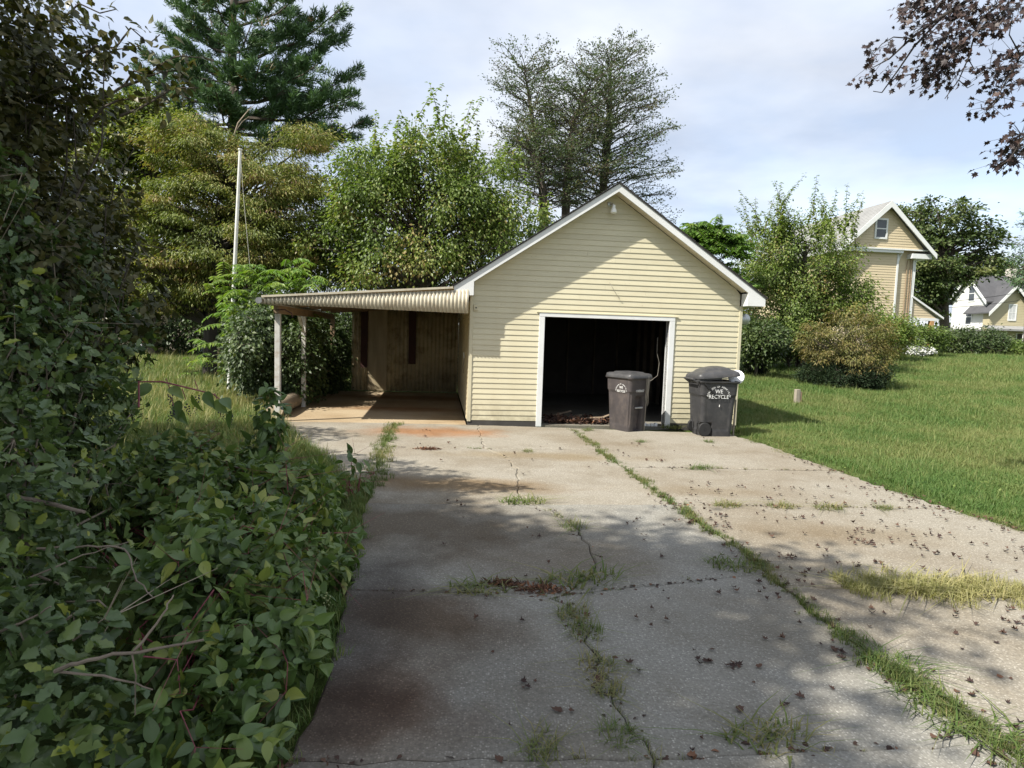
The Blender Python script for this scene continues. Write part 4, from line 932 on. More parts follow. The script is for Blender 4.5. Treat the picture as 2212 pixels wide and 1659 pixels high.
# shed on the left
sA = at(232, 752, 37.); sB = at(478, 765, 37.); sd_ = empty('shed', (sA[0], sA[1], 0), 0, 'dark board walled shed with a pale plank door under the trees', 'shed')
LS = sB[0]-sA[0]; HS = 3.4
MB().box(0, LS, .03, 4, 0, HS).build('wall', M['shedwood'], sd_)
MB().hexa([(-.4, -.5, HS), (LS+.4, -.5, HS), (LS+.4, 2.0, HS+1.4), (-.4, 2.0, HS+1.4), (-.4, -.5, HS+.1), (LS+.4, -.5, HS+.1), (LS+.4, 2.0, HS+1.5), (-.4, 2.0, HS+1.5)]).build('roof', M['roof'], sd_)
bme = MB().hexa([(0, -.03, 0), (LS, -.03, 0), (LS, .025, 0), (0, .025, 0), (0, .0, .2), (LS, .0, .2), (LS, .025, .2), (0, .025, .2)]).mesh('wall_board')
for k in range(17): link('wall_board', bme, sd_, M['shedwood']).location = (0, 0, k*.2)
xd = at(366, 740, 37.)[0]-sA[0]; pme = MB().box(0, .205, -.05, -.02, 0, 1.75).mesh('plank'); dr = empty('door'); dr.parent = sd_; dr.location = (xd, -.02, .12)
for k in range(6): o = link('plank', pme, dr, M['greywood']); o.location = (k*.212, rng.normal()*.006, rng.normal()*.02)
# odds and ends before the shed
p = at(322, 765, 34.); p[2] = 0; tb = empty('yard_table', p, .2, 'low wooden yard table with a tan top before the shed', 'table')
MB().box(-.75, .75, -.4, .4, .62, .68).build('table_top', M['porchpost'], tb)
for sx in (-.65, .65):
    for sy in (-.3, .3): MB().box(sx-.04, sx+.04, sy-.04, sy+.04, 0, .618).build('leg', M['redwood'], tb)
p = at(283, 760, 35.); p[2] = 0; tk = empty('water_tank', p, 0, 'pale domed tank standing left of the shed table', 'tank')
MB().lathe([(.8, 0), (.85, .1), (.85, 1.75), (.82, 1.8)], (0, 0, 0), 20).build('body', M['greywood'], tk, smooth=True); MB().lathe([(.9, 1.80), (.92, 1.86), (.75, 2.15), (.4, 2.35), (0, 2.4)], (0, 0, 0), 20).build('cover', M['bagwhite'], tk, smooth=True)
p = at(472, 790, 33.); p[0] -= .6; p[2] = 0
for k, (ox, oy, s, lb_) in enumerate(((-.2, .0, .32, 'pale plastic bag of rubbish on the grass before the shed'), (-3.6, .2, .4, 'bluish white bundle beside the yard table legs'))):
    bm = bmesh.new(); bmesh.ops.create_icosphere(bm, subdivisions=3, radius=s)
    for v in bm.verts: f = 1+.22*math.sin(v.co.x*17+k)*math.sin(v.co.y*15)+.12*math.sin(v.co.z*21); v.co *= f; v.co.z = max(v.co.z*.8, -s*.5)+s*.5
    me = bpy.data.meshes.new('rubbish_bag'); bm.to_mesh(me); bm.free(); o = link('rubbish_bag', me, None, M['bagwhite']); o.location = (p[0]+ox, p[1]+oy, 0); tag(o, lb_, 'bag')

# ================================================================== TREES
def tz(p): return float(terrain(p[0], p[1]))
def tp(x, y, Y, r): q = at(x, y, Y); return (q[0], q[1], q[2], r)
def foot(x, Y, r):
    q = at(x, 700, Y); return (q[0], q[1], tz(q)-.15, r)
# --- white pine
YP = 33.
root_f = foot(500, YP, .42); pb_ = np.array(root_f[:3]); pine = empty('pine_tree', pb_, 0, 'tall dark green pine rising above the yellow tree on the left', 'tree')
trunk = [np.array(root_f[:3])]+[at(x, y, YP) for x, y in ((500, 500), (503, 330), (506, 205), (500, 90), (505, 0), (507, -120), (510, -240))]
tr_r = [.42, .34, .29, .25, .20, .16, .11, .03]
mbP = MB(); mbP.tube([p-pb_ for p in trunk], tr_r, 10)
tips = [(735, 35, 120, 0), (742, 95, 150, 1), (690, 150, 150, -1.5), (765, 172, 205, .5), (762, 225, 235, -1), (785, 277, 270, .5), (700, 300, 290, -1.5), (640, 305, 300, 1.5), (680, 235, 235, 2), (620, 200, 200, -2), (640, 60, 95, 1), (660, -10, 40, -1), (700, -60, -10, 1), (640, -110, -60, 0),
        (373, 5, 60, .5), (352, 72, 130, -.5), (395, 60, 100, 1.5), (330, 140, 185, 1), (372, 135, 170, -1.5), (300, 165, 215, 0), (420, 130, 160, 1.5), (285, 215, 250, -1), (360, 245, 262, 1), (330, 280, 290, 0), (250, 250, 262, 1.5), (420, 285, 290, -1.5), (400, -20, 20, -1), (390, -80, -40, 1), (430, -140, -80, 0), (560, 260, 265, 3), (560, 150, 170, -3), (450, 200, 215, -3), (545, 60, 100, -3), (450, 40, 90, 3)]
TP, TD = [], []
tzs = [p[2] for p in trunk]
def needle_branch(a, b, dens=1.):
    L = np.linalg.norm(b-a); pts = curve_pts(a, b, n=6, rise=-.05*L, jit=.04*L**.5); pts[-1][2] += .06*L
    mbP.tube([x-pb_ for x in pts], np.linspace(.03+.012*L, .02, 6), 5, cap=False)
    ns = int((6+L*2.7)*dens); d = (b-a)/L; h = np.array([-d[1], d[0], 0.])
    for k in range(ns):
        t = .28+.72*(k+rng.random())/ns; p0 = np.array([np.interp(t, np.linspace(0, 1, 6), pts[:, i]) for i in range(3)])
        sl = L*.32*(1.15-t)**.7*(.6+.6*rng.random())+.25; sd = (h*rng.choice([-1, 1])*(.55+.5*rng.random())+d*.6+np.array([0, 0, .18*rng.normal()+.12]))
        p1 = p0+sd*sl; mbP.tube([p0-pb_, p1-pb_], [.016, .008], 3, cap=False)
        nt = int(4+sl*9)
        for q in range(nt):
            t2 = .25+.75*(q+rng.random())/nt; TP.append(p0+(p1-p0)*t2+rng.normal(size=3)*.05); TD.append(sd*.9+np.array([0, 0, .55])+rng.normal(size=3)*.35)
for x, y, ty, dyy in tips:
    b_ = at(x, y, YP+dyy); zt = float(np.interp(0, [0], [0])); a = poly_at_z(trunk, at(505, ty+18, YP)[2]); needle_branch(a, b_)
for k in range(15):
    zz = rng.uniform(at(505, 290, YP)[2], tzs[-1]-.5); a = poly_at_z(trunk, zz); ang = rng.choice([-1, 1])*math.pi/2+rng.normal()*.6; L = rng.uniform(1.6, 4.2)*(1-.5*(zz-9)/10)
    needle_branch(a, a+np.array([math.cos(ang)*L, math.sin(ang)*L, .2*L]), .9)
TP = np.array(TP); TD = np.array(TD); k = 12
P = np.repeat(TP, k, 0)+rng.normal(size=(len(TP)*k, 3))*.07; D = np.repeat(TD/np.linalg.norm(TD, axis=1, keepdims=True), k, 0)+rng.normal(size=(len(TP)*k, 3))*.5
tn = np.clip(np.repeat(.45+rng.normal(size=len(TP))*.14, k)+rng.normal(size=len(P))*.08, 0, 1); tn[np.repeat(rng.random(len(TP)) < .02, k)] = 1.
T_NEED = tmpl([(0,0,0),(-.075,.45,0),(0,1,0),(.075,.45,0)], [(0,2,1),(0,3,2)])
leaf_cloud('crown', P-pb_, D, rng.normal(size=P.shape), .23+.15*rng.random(len(P)), tn, T_NEED, M['l_pine'], pine)
mbP.build('trunk', M['bark'], pine, smooth=True)
# --- tree behind the dogwood on the left
f = foot(330, 30, .22); clump_tree('maple_tree', 'loose yellow green tree between the dark shrub and the pine', 'tree', f[:3], [f, tp(332, 420, 30, .16), tp(335, 240, 30, .05)],
    [EI(320, 290, 30, 95, 85, 2.2), EI(270, 240, 30, 60, 45, 1.5), EI(400, 330, 30, 80, 80, 2), EI(235, 400, 30, 90, 110, 2.2), EI(320, 500, 30, 90, 90, 2), EI(230, 560, 30, 80, 90, 2)], 270, 120, .62, .19, T_RHOMB, 'l_dogwood', tint0=.32, limb=.4, twig=.015)
# --- dogwood
YD = 20.4
f = foot(452, YD, .24); b_ = np.array(f[:3])
clump_tree('dogwood_tree', 'broad yellow green dogwood with a black trunk behind the white pole', 'tree', f[:3], [f, tp(455, 700, YD, .20), tp(470, 560, YD, .17), tp(500, 430, YD, .12), tp(520, 330, YD, .05)],
    [EI(430, 330, YD, 105, 65, 1.6), EI(560, 400, YD, 130, 85, 1.9), EI(420, 450, YD, 120, 90, 1.8), EI(640, 470, YD, 105, 85, 1.6), EI(660, 300, YD, 50, 42, .9), EI(540, 540, YD, 150, 75, 2), EI(330, 500, YD, 80, 110, 1.5),
     EI(350, 610, YD, 100, 70, 1.8), EI(440, 620, YD, 60, 45, 1), EI(620, 570, YD, 80, 60, 1.4), EI(400, 300, YD, 60, 35, 1)], 560, 260, .46, .115, T_SLIM, 'l_dogwood', 'darkbark', flat=.36, droop=.95, tint0=.52, tsd=.17, limb=.35, twig=.010)
mbs = MB(); q = [tp(490, 400, YD, 0), tp(502, 310, YD, 0), tp(508, 285, YD, 0), tp(514, 266, YD, 0), tp(530, 246, YD, 0), tp(537, 238, YD, 0), tp(549, 227, YD, 0)]; mbs.tube([np.array(x[:3])-b_ for x in q], [.035, .028, .024, .022, .018, .014, .006], 5)
mbs.tube([np.array(x[:3])-b_ for x in (tp(508, 285, YD, 0), tp(524, 262, YD, 0), tp(538, 252, YD, 0))], [.016, .012, .005], 4)
mbs.build('dead_limb', M['palebark'], [o for o in COL.objects if o.name == 'dogwood_tree'][0], smooth=True)
# --- mulberry behind the carport
YM = 20.5
f = foot(915, YM, .22)
clump_tree('mulberry_tree', 'big leafy mulberry with upright shoots rising behind the carport', 'tree', f[:3], [f, tp(915, 640, YM, .17), tp(905, 520, YM, .12), tp(905, 380, YM, .05)],
    [EI(900, 470, YM, 190, 120, 2.3), EI(800, 410, YM, 100, 90, 1.7), EI(930, 360, YM, 95, 80, 1.6), EI(1020, 430, YM, 110, 100, 1.8), EI(1110, 500, YM, 85, 85, 1.5), EI(720, 530, YM, 90, 85, 1.7), EI(860, 580, YM, 220, 75, 2.2), EI(1060, 570, YM, 110, 65, 1.8)],
    340, 190, .50, .112, T_RHOMB, 'l_mulberry', flat=.85, droop=1.0, up=.5, tint0=.54, tsd=.18, limb=.5, shoots=105, twig=.008,
    shoot_ells=[EI(800, 390, YM, 90, 80, 1.5), EI(930, 345, YM, 90, 80, 1.4), EI(1020, 400, YM, 100, 90, 1.6), EI(740, 480, YM, 80, 80, 1.5), EI(1110, 470, YM, 80, 80, 1.3)], shoot_len=(.5, 1.35))
# --- thin dark trees behind the garage
def sparse_tree(trunk, Lprof, label, n_br, z_lo, seed_leaf=1.0, group=None):
    base = np.array(trunk[0][:3]); root = empty('gum_tree', base, 0, label, 'tree', group); mb = MB()
    tp_ = [np.array(t[:3]) for t in trunk]; rr = [t[3] for t in trunk]; mb.tube([p-base for p in tp_], rr, 8); zs = [p[2] for p in tp_]
    P, D, Nn, S, Ti = [], [], [], [], []
    for i in range(n_br):
        fz = (i+rng.random())/n_br; z = z_lo+(zs[-1]-.1-z_lo)*fz**.85; a = poly_at_z(tp_, z); ang = i*2.4+rng.normal()*.4
        L = np.interp(z, *Lprof)*(.65+.5*rng.random()); d = np.array([math.cos(ang), math.sin(ang), .34*fz+.22])
        b_ = a+d*L; pts = curve_pts(a, b_, n=6, rise=.07*L, jit=.05*L**.5); mb.tube([x-base for x in pts], np.linspace(.014+.008*L, .010, 6), 4, cap=False)
        h = np.array([-d[1], d[0], 0]); t0 = .42+rng.normal()*.16
        ns = int(3+L*3.6)
        for k in range(ns):
            t = .25+.75*(k+rng.random())/ns; p0 = np.array([np.interp(t, np.linspace(0, 1, 6), pts[:, j]) for j in range(3)])
            sl = (.35+L*.24*(1.2-t))*(.6+.7*rng.random()); sd = h*rng.choice([-1, 1])*(.5+.6*rng.random())+d*.65+np.array([0, 0, rng.normal()*.16]); p1 = p0+sd*sl
            mb.tube([p0-base, p1-base], [.008, .004], 3, cap=False)
            n = int((5+sl*13)*seed_leaf); tt = .2+.8*rng.random(n)**.7
            P.append(p0+np.outer(tt, p1-p0)+rng.normal(size=(n, 3))*[.11, .11, .06]); D.append(sd+rng.normal(size=(n, 3))*.6); Nn.append(rng.normal(size=(n, 3))*.5+[0, 0, 1]); S.append(.075+.055*rng.random(n)); Ti.append(np.clip(t0+rng.normal(size=n)*.12, 0, 1))
    mb.build('trunk', M['bark'], root, smooth=True)
    leaf_cloud('crown', np.concatenate(P)-base, np.concatenate(D), np.concatenate(Nn), np.concatenate(S), np.concatenate(Ti), T_RHOMB, M['l_gum'], root)
YG = 31.
sparse_tree([foot(1180, YG, .22), tp(1172, 420, YG, .17), tp(1160, 340, YG, .14), tp(1149, 253, YG, .10), tp(1142, 205, YG, .07), tp(1131, 142, YG, .02)], ([8, 9.5, 11, 12.8, 14.2, 15.7], [2.2, 2.2, 2.0, 1.75, 1.5, .6]), 'leftmost of the thin dark trees behind the garage', 95, 8.2)
sparse_tree([foot(1215, YG-1, .24), tp(1224, 400, YG-1, .19), tp(1234, 300, YG-1, .15), tp(1240, 253, YG-1, .12), tp(1260, 222, YG-1, .09), tp(1268, 195, YG-1, .03)], ([7.5, 9, 10.5, 12, 13.5, 14.5], [2.8, 2.8, 2.4, 2.0, 1.4, .5]), 'middle one of the thin dark trees behind the garage, its trunk leaning right', 95, 7.8)
sparse_tree([foot(1300, YG+.8, .26), tp(1304, 390, YG+.8, .20), tp(1316, 283, YG+.8, .16), tp(1317, 215, YG+.8, .12), tp(1318, 165, YG+.8, .07), tp(1320, 126, YG+.8, .02)], ([6.5, 8, 9.5, 11, 12.5, 14, 16], [4.4, 4.2, 3.6, 3.0, 2.5, 1.9, .6]), 'tallest thin dark tree behind the garage ridge, with wide lower limbs', 150, 6.8)
sparse_tree([foot(1200, YG-2, .16), tp(1176, 420, YG-2, .13), tp(1168, 370, YG-2, .11), tp(1145, 328, YG-2, .08), tp(1110, 298, YG-2, .03)], ([6, 8, 9, 10.5], [2.2, 2.2, 1.8, 1.0]), 'low umbrella shaped tree with a bent trunk behind the garage', 60, 7.2)
# --- right of the garage
YR = 26.
f = foot(1735, YR, .20)
clump_tree('mulberry_tree', 'leafy mulberry with tall spiky shoots between garage and tan house', 'tree', f[:3], [f, tp(1735, 660, YR, .15), tp(1740, 520, YR, .05)],
    [EI(1725, 565, YR, 110, 85, 2.2), EI(1660, 570, YR, 70, 80, 1.6), EI(1790, 630, YR, 70, 75, 1.8), EI(1680, 670, YR, 105, 90, 2), EI(1800, 690, YR, 105, 70, 2), EI(1845, 650, YR, 42, 50, 1.2), EI(1655, 720, YR-1, 65, 45, 1.5)],
    270, 190, .50, .105, T_RHOMB, 'l_mulberry', flat=.85, droop=.9, tint0=.52, tsd=.18, limb=.45, shoots=60, twig=.010, min_z=1.0,
    shoot_ells=[EI(1650, 505, YR, 45, 45, 1.2), EI(1760, 510, YR, 85, 40, 1.5), EI(1820, 520, YR, 30, 45, .8)], shoot_len=(.6, 1.6))
YS = 24.
f = foot(1545, YS, .09); b_ = np.array(f[:3]); stm = []
for e in (EI(1525, 520, YS, 50, 45, .9), EI(1575, 530, YS, 55, 45, .9), EI(1565, 600, YS, 60, 55, 1.0), EI(1530, 590, YS, 45, 45, .9), EI(1500, 500, YS, 30, 25, .6), EI(1590, 620, YS, 50, 50, 1.), EI(1550, 640, YS, 60, 40, 1.), EI(1540, 505, YS, 55, 30, .9), EI(1585, 545, YS, 42, 55, .9), EI(1520, 540, YS, 40, 40, .9)):
    for k in range(55):
        d = unit(1)[0]; d[2] = abs(d[2])*.7+.15; stm.append((np.array(e[:3])+unit(1)[0]*np.array(e[3:6])*.55*rng.random(), d))
mbq, P, D, Nn, S, Ti = fronds(stm, 'l_ail', None, b_, .85, .21, 11, tint0=.40)
rt_ = empty('sumac_tree', b_, 0, 'feathery sumac tree peeking over the right slope of the garage roof', 'tree')
mbq.tube([np.zeros(3), at(1545, 640, YS)-b_, at(1548, 560, YS)-b_], [.09, .07, .03], 7).build('trunk', M['bark'], rt_, smooth=True); leaf_cloud('crown', P, D, Nn, S, Ti, T_SLIM, M['l_ail'], rt_)
# far big tree right and others
YF = 62.
f = foot(2045, YF, .5)
clump_tree('locust_tree', 'big rounded tree standing behind the tan house', 'tree', f[:3], [f, tp(2040, 650, YF, .35), tp(2035, 560, YF, .25), tp(2030, 470, YF, .08)],
    [EI(2020, 480, YF, 85, 48, 3.5), EI(1960, 520, YF, 45, 50, 2.5), EI(2090, 520, YF, 60, 45, 3), EI(2030, 570, YF, 115, 60, 4), EI(2095, 575, YF, 55, 35, 3), EI(1985, 640, YF, 50, 50, 3), EI(2015, 610, YF, 40, 45, 3)],
    230, 85, 1.0, .34, T_RHOMB, 'l_far', flat=.42, droop=.35, tint0=.42, tsd=.2, limb=.7, twig=.035, ntw=3)
f = foot(2225, 48, .3)
clump_tree('spruce_tree', 'dark tree cut by the right edge of the picture', 'tree', f[:3], [f, tp(2225, 600, 48, .2), tp(2225, 440, 48, .05)], [EI(2222, 545, 48, 26, 32, 1.2), EI(2230, 475, 48, 18, 26, .8), EI(2222, 600, 48, 34, 20, 1.2)], 46, 70, .55, .22, T_SLIM, 'l_pine', tint0=.5, twig=.03)
f = foot(2150, 95, .3)
clump_tree('far_tree', 'low dark tree far behind the chimney of the white house', 'tree', f[:3], [f, tp(2150, 610, 95, .2)], [EI(2145, 585, 95, 50, 28, 3), EI(2195, 592, 95, 35, 24, 3), EI(2100, 600, 95, 30, 22, 3)], 60, 50, 1.3, .42, T_RHOMB, 'l_far', tint0=.4, twig=.05)
# --- bushes on the lawn
q = gnd(1835, 842, .33); YB = q[1]+.9
f = foot(1832, YB, .06)
clump_tree('yew_bush', 'round clipped dark yew at the foot of the bronze shrub on the lawn', 'bush', f[:3], [f, (f[0], f[1], f[2]+.7, .03)], [(f[0], f[1], f[2]+.48, 1.42, 1.1, .46)], 190, 170, .22, .075, T_SLIM, 'l_yew', flat=.8, droop=-.2, rmin=.6, limb=.25, min_z=f[2]+.12, twig=.008, ntw=2)
q = at(1828, 720, YB)
clump_tree('bronze_shrub', 'bronze leaved shrub growing out of the clipped yew on the lawn', 'shrub', f[:3], [(f[0]+.15, f[1], f[2], .05), (f[0]+.1, f[1], f[2]+1.0, .03), (f[0], f[1], f[2]+1.7, .012)],
    [EI(1825, 718, YB, 95, 42, 1.05), EI(1775, 745, YB, 62, 34, .8), EI(1880, 745, YB, 60, 36, .8), EI(1850, 780, YB-.5, 80, 26, .6), EI(1900, 790, YB-.5, 34, 26, .5)], 150, 85, .24, .095, T_SLIM, 'l_brown', flat=.6, droop=.9, tint0=.48, tsd=.17, limb=.8, twig=.006, min_z=f[2]+.35)
q = gnd(1622, 842, .0); f = (q[0]+.15, q[1]+.6, tz(q)-.1, .04)
clump_tree('yew_bush', 'small dark yew against the right rear side of the garage', 'bush', f[:3], [f, (f[0], f[1], f[2]+.5, .02)], [(f[0], f[1], f[2]+.42, .55, .5, .40)], 90, 130, .16, .06, T_SLIM, 'l_yew', droop=-.2, rmin=.6, limb=.25, min_z=f[2]+.1, twig=.006, ntw=2)
# hedges far right
def bush(x, y, Y, rx, ry, dp, label, mat, n=70, per=90, cr=.35, leaf=.12, name='bush', T=T_RHOMB, tint0=.45):
    f = foot(x, Y, .06); e = EI(x, y, Y, rx, ry, dp)
    return clump_tree(name, label, 'bush', f[:3], [f, (f[0], f[1], e[2], .03)], [e], n, per, cr, leaf, T, mat, flat=.8, droop=.4, rmin=.55, limb=.3, min_z=f[2]+.2, twig=.012, ntw=2, tint0=tint0)
r_ = bush(1975, 738, 34, 62, 34, 1.3, 'pale green shrub with white blossom below the tan house', 'l_light', 90)
bs = np.array(r_.location); e = EI(1985, 758, 32.8, 40, 10, .3); P, _ = ell_points([e], 420, .3); leaf_cloud('blossom', P-bs, rng.normal(size=P.shape), rng.normal(size=P.shape), .10, rng.random(len(P)), T_OVAL, M['l_white'], r_)
bush(2065, 742, 36, 48, 32, 1.3, 'dark dense bush below the porch of the tan house', 'l_far', 80, tint0=.2)
bush(2125, 745, 37, 45, 30, 1.3, 'dark dense bush next to the porch post of the tan house', 'l_far', 80, tint0=.15)
bush(2165, 752, 38, 35, 22, 1.0, 'low dark bush before the khaki front wing', 'l_far', 50, tint0=.25)
bush(2215, 757, 36, 40, 16, 1.0, 'low pale green bush at the right edge of the lawn', 'l_light', 50)
bush(1920, 720, 31, 40, 40, 1.3, 'leafy bush between bronze shrub and tan house corner', 'l_mulberry', 70)
bush(1640, 735, 22, 48, 40, 1.2, 'dark leafy thicket along the far right side of the garage', 'l_far', 90, 90, .3, .11, tint0=.25)
bush(1710, 740, 25.5, 70, 36, 1.2, 'dark undergrowth below the spiky mulberry', 'l_far', 90, 90, .35, .11, tint0=.15)
# carport thicket
def bushw(c, r, label, mat, n, per, cr, leaf, T, tint0=.4, droop=.6, name='bush', flat=.8):
    return clump_tree(name, label, 'bush', (c[0], c[1], 0), [(c[0], c[1], -.1, .05), (c[0], c[1], c[2]+.2, .02)], [(*c, *r)], n, per, cr, leaf, T, mat, flat=flat, droop=droop, rmin=.4, limb=.5, min_z=.05, twig=.007, tint0=tint0)
bushw(at(690, 775, 17.2), (.62, 1.7, 1.2), 'dark creeper thicket filling the open left side of the carport', 'l_far', 150, 110, .33, .10, T_RHOMB, .18, 1.0, 'creeper_thicket')
q = G2W(-4.35, 3.6, 0); bushw((q[0], q[1], 1.15), (.55, 2.3, 1.2), 'dark creepers added outside the left carport posts to shade the inside', 'l_far', 150, 110, .30, .10, T_RHOMB, .12, .9, 'creeper_thicket')  # added so foliage keeps sun off the back wall
c_ = at(648, 790, 14.1); bushw((c_[0], c_[1], .95), (.50, .75, 1.0), 'leafy bush between the two front posts of the carport', 'l_far', 80, 90, .26, .085, T_RHOMB, .2, .9)
c_ = at(572, 790, 15.4); bushw((c_[0], c_[1], .75), (.45, .70, .78), 'overgrown yew bush left of the white carport post', 'l_brown', 110, 130, .24, .085, T_SLIM, .18, .4, 'yew_bush')
bushw((-16.5, 31.0, 2.4), (5.5, 1.6, 2.6), 'dark undergrowth in front of the shed roof under the dogwood', 'l_far', 220, 90, .55, .17, T_RHOMB, .22, .5, 'undergrowth')
bushw((-7.5, 26.5, 1.5), (5.0, 1.5, 1.6), 'dark undergrowth behind the carport', 'l_far', 200, 90, .5, .14, T_RHOMB, .2, .5, 'undergrowth')
bushw((-2.0, 22.5, 1.3), (3.0, 1.2, 1.3), 'dark undergrowth below the big mulberry', 'l_far', 120, 90, .5, .14, T_RHOMB, .2, .5, 'undergrowth')
# ailanthus sapling
YA = 14.6; f = gnd(540, 862); b_ = np.array([f[0], f[1], 0]); stm = []
for (x, y, n_) in ((560, 600, 16), (480, 620, 10), (520, 650, 12), (620, 600, 10), (500, 700, 10), (560, 690, 10), (590, 650, 8), (530, 750, 6), (480, 760, 4), (640, 640, 8), (625, 690, 8), (660, 620, 6), (600, 740, 6)):
    c_ = at(x, y, YA)
    for k in range(int(n_*1.5)): d = unit(1)[0]; d[2] = abs(d[2])*.5+.15; stm.append((c_+unit(1)[0]*.26, d))
mbq, P, D, Nn, S, Ti = fronds(stm, 'l_ail', None, b_, .66, .17, 11, tint0=.62)
rt_ = empty('ailanthus_sapling', b_, 0, 'bright green sapling with feathery leaves at the left end of the carport', 'sapling')
for (x, y) in ((560, 600), (480, 640), (600, 620), (510, 700)): mbq.tube([np.zeros(3), (at(540, 740, YA)-b_), at(x, y, YA)-b_], [.045, .03, .012], 6)
mbq.build('stem', M['greenstem'], rt_, smooth=True); leaf_cloud('crown', P, D, Nn, S, Ti, T_SLIM, M['l_ail'], rt_)
# weeds by the dark trunk
stm = []; b_ = gnd(440, 830)
for k in range(14): p = gnd(405+100*rng.random(), 835+rng.normal()*8); p[2] = .25+.4*rng.random(); d = unit(1)[0]; d[2] = abs(d[2])+.3; stm.append((p, d))
mbq, P, D, Nn, S, Ti = fronds(stm, 'l_ail', None, b_, .4, .11, 6, tint0=.6); rt_ = empty('weed_plant', b_, 0, 'pale green weeds sprouting around the black dogwood trunk', 'weed')
for s_ in stm: mbq.tube([np.array([s_[0][0], s_[0][1], 0])-b_, s_[0]-b_], [.008, .005], 3)
tag(mbq.build('stem', M['greenstem'], rt_), kind='stuff'); leaf_cloud('foliage', P, D, Nn, S, Ti, T_SLIM, M['l_ail'], rt_)
# background woods closing the view
C = []
for x0 in np.arange(-150, 190, 5.): C.append((x0, 128+rng.normal()*8, 2.5+rng.random()*2.5, 5, 4, 3.8+2.5*rng.random()))
P, dd = ell_points(C, 26000, .6); P = P[P[:, 2] > .2]; n = len(P)
o = leaf_cloud('distant_woods', P, rng.normal(size=(n, 3)), rng.normal(size=(n, 3))+[0, 0, .6], .9+.5*rng.random(n), rng.random(n)*.6, T_RHOMB, M['l_far']); tag(o, 'dark belt of woods closing the view beyond the houses', 'woods', kind='stuff')

# --- overhanging purple maple, trunk out of the frame on the right
YO = 7.2; mb_ = np.array([9.4, 3.4, 0]); rt_ = empty('purple_maple', mb_, 0, 'purple leaved maple whose branches hang into the upper right corner', 'tree'); mb = MB()
fork = np.array([9.0, 4.2, 4.6]); mb.tube([np.zeros(3), np.array([-.1, .2, 2.2]), fork-mb_, fork-mb_+[.3, .2, 2.2]], [.26, .21, .15, .06], 10)
def ob_(x, y, dY=0.): return at(x, y, YO+dY)
limbs = [([(2420, -210), (2330, -95), (2210, -30), (2091, 0), (2020, 45), (1968, 83), (1921, 127), (1878, 150)], .032, 0), ([(2091, 0), (2041, 30), (1975, 100), (1941, 150), (1905, 200), (1886, 197)], .016, .15), ([(2210, -30), (2120, 40), (2108, 67), (2091, 127), (2071, 173), (2041, 213)], .014, -.2),
         ([(2420, -210), (2330, 0), (2250, 60), (2205, 120), (2165, 190), (2143, 233)], .02, -.3), ([(2420, -210), (2330, 140), (2260, 250), (2215, 290), (2180, 345)], .02, -.5), ([(2108, 67), (2060, 105), (2020, 150), (1990, 157), (1940, 165)], .010, .1), ([(1968, 83), (1930, 80), (1905, 95), (1885, 118)], .007, .05), ([(2330, -95), (2180, -60), (2050, -40), (1970, 10), (1955, 30)], .014, .4), ([(2091, 127), (2105, 150), (2110, 145)], .005, -.2), ([(2071, 173), (2090, 190), (2104, 182)], .005, -.2), ([(2205, 120), (2180, 75), (2188, 30)], .008, -.3)]
for pts, r0, dY in limbs:
    q = [ob_(x, y, dY*(i/len(pts)))-mb_ for i, (x, y) in enumerate(pts)]
    mb.tube(q, np.linspace(r0, .004, len(q)), 6)
mb.tube([fork-mb_, ob_(2420, -210)-mb_], [.08, .034], 7)
cl = [(1560, 30), (1640, 60), (1740, 50), (1800, 60), (1880, 40), (1950, 80), (2020, 40), (2100, 60), (2180, 40), (1560, 170), (1600, 220), (1700, 250), (1770, 230), (1800, 300), (1700, 330), (1900, 200), (1960, 160), (2050, 150), (1720, 450), (1760, 470), (1690, 430), (1640, 370), (1230, 410), (1215, 500), (1410, 510), (1225, 330), (1335, 285), (1490, 50), (1520, 20), (2150, 350), (1990, 440), (2050, 460), (2080, 560), (2050, 630), (2010, 690), (2180, 400), (2180, 930), (2195, 870), (2140, 1020), (2205, 980), (2160, 985), (1340, 470), (1580, 420), (1630, 500)]
P, D, Nn, S, Ti = [], [], [], [], []
for cx, cy in cl:
    x, y = 1474.6+cx*.33335, cy*.33335; edge = cx < 1450
    n = rng.integers(9, 15) if edge else rng.integers(22, 38)
    c_ = ob_(x, y, rng.normal()*.15); o_ = rng.normal(size=(n, 3))*[.085, .16, .085]*(1 if not edge else .6); P.append(c_+o_); D.append(o_*2+np.array([-.3, 0, -.7])+rng.normal(size=(n, 3))*.4); Nn.append(rng.normal(size=(n, 3))*.7+[-.2, -.4, .6]); S.append(.045+.042*rng.random(n)); Ti.append(rng.random(n)*.8)
    for q in range(0, n, 2): mb.tube([c_-mb_, c_+o_[q]-mb_], [.0035, .0015], 3)
C, _ = ell_points([(9.6, 3.4, 7.2, 2.2, 2.4, 1.6)], 60, .5)
for c_ in C:
    n = 24; o_ = rng.normal(size=(n, 3))*.3; P.append(c_+o_); D.append(rng.normal(size=(n, 3))-[0, 0, .6]); Nn.append(rng.normal(size=(n, 3))*.6+[0, 0, .8]); S.append(.11+.04*rng.random(n)); Ti.append(rng.random(n)*.8); mb.tube([fork-mb_+[.3, .2, 2.2*rng.random()], c_-mb_], [.03, .008], 4)
mb.build('trunk', M['darkbark'], rt_, smooth=True); leaf_cloud('crown', np.concatenate(P)-mb_, np.concatenate(D), np.concatenate(Nn), np.concatenate(S), np.concatenate(Ti), T_MAPLE, M['l_purple'], rt_)
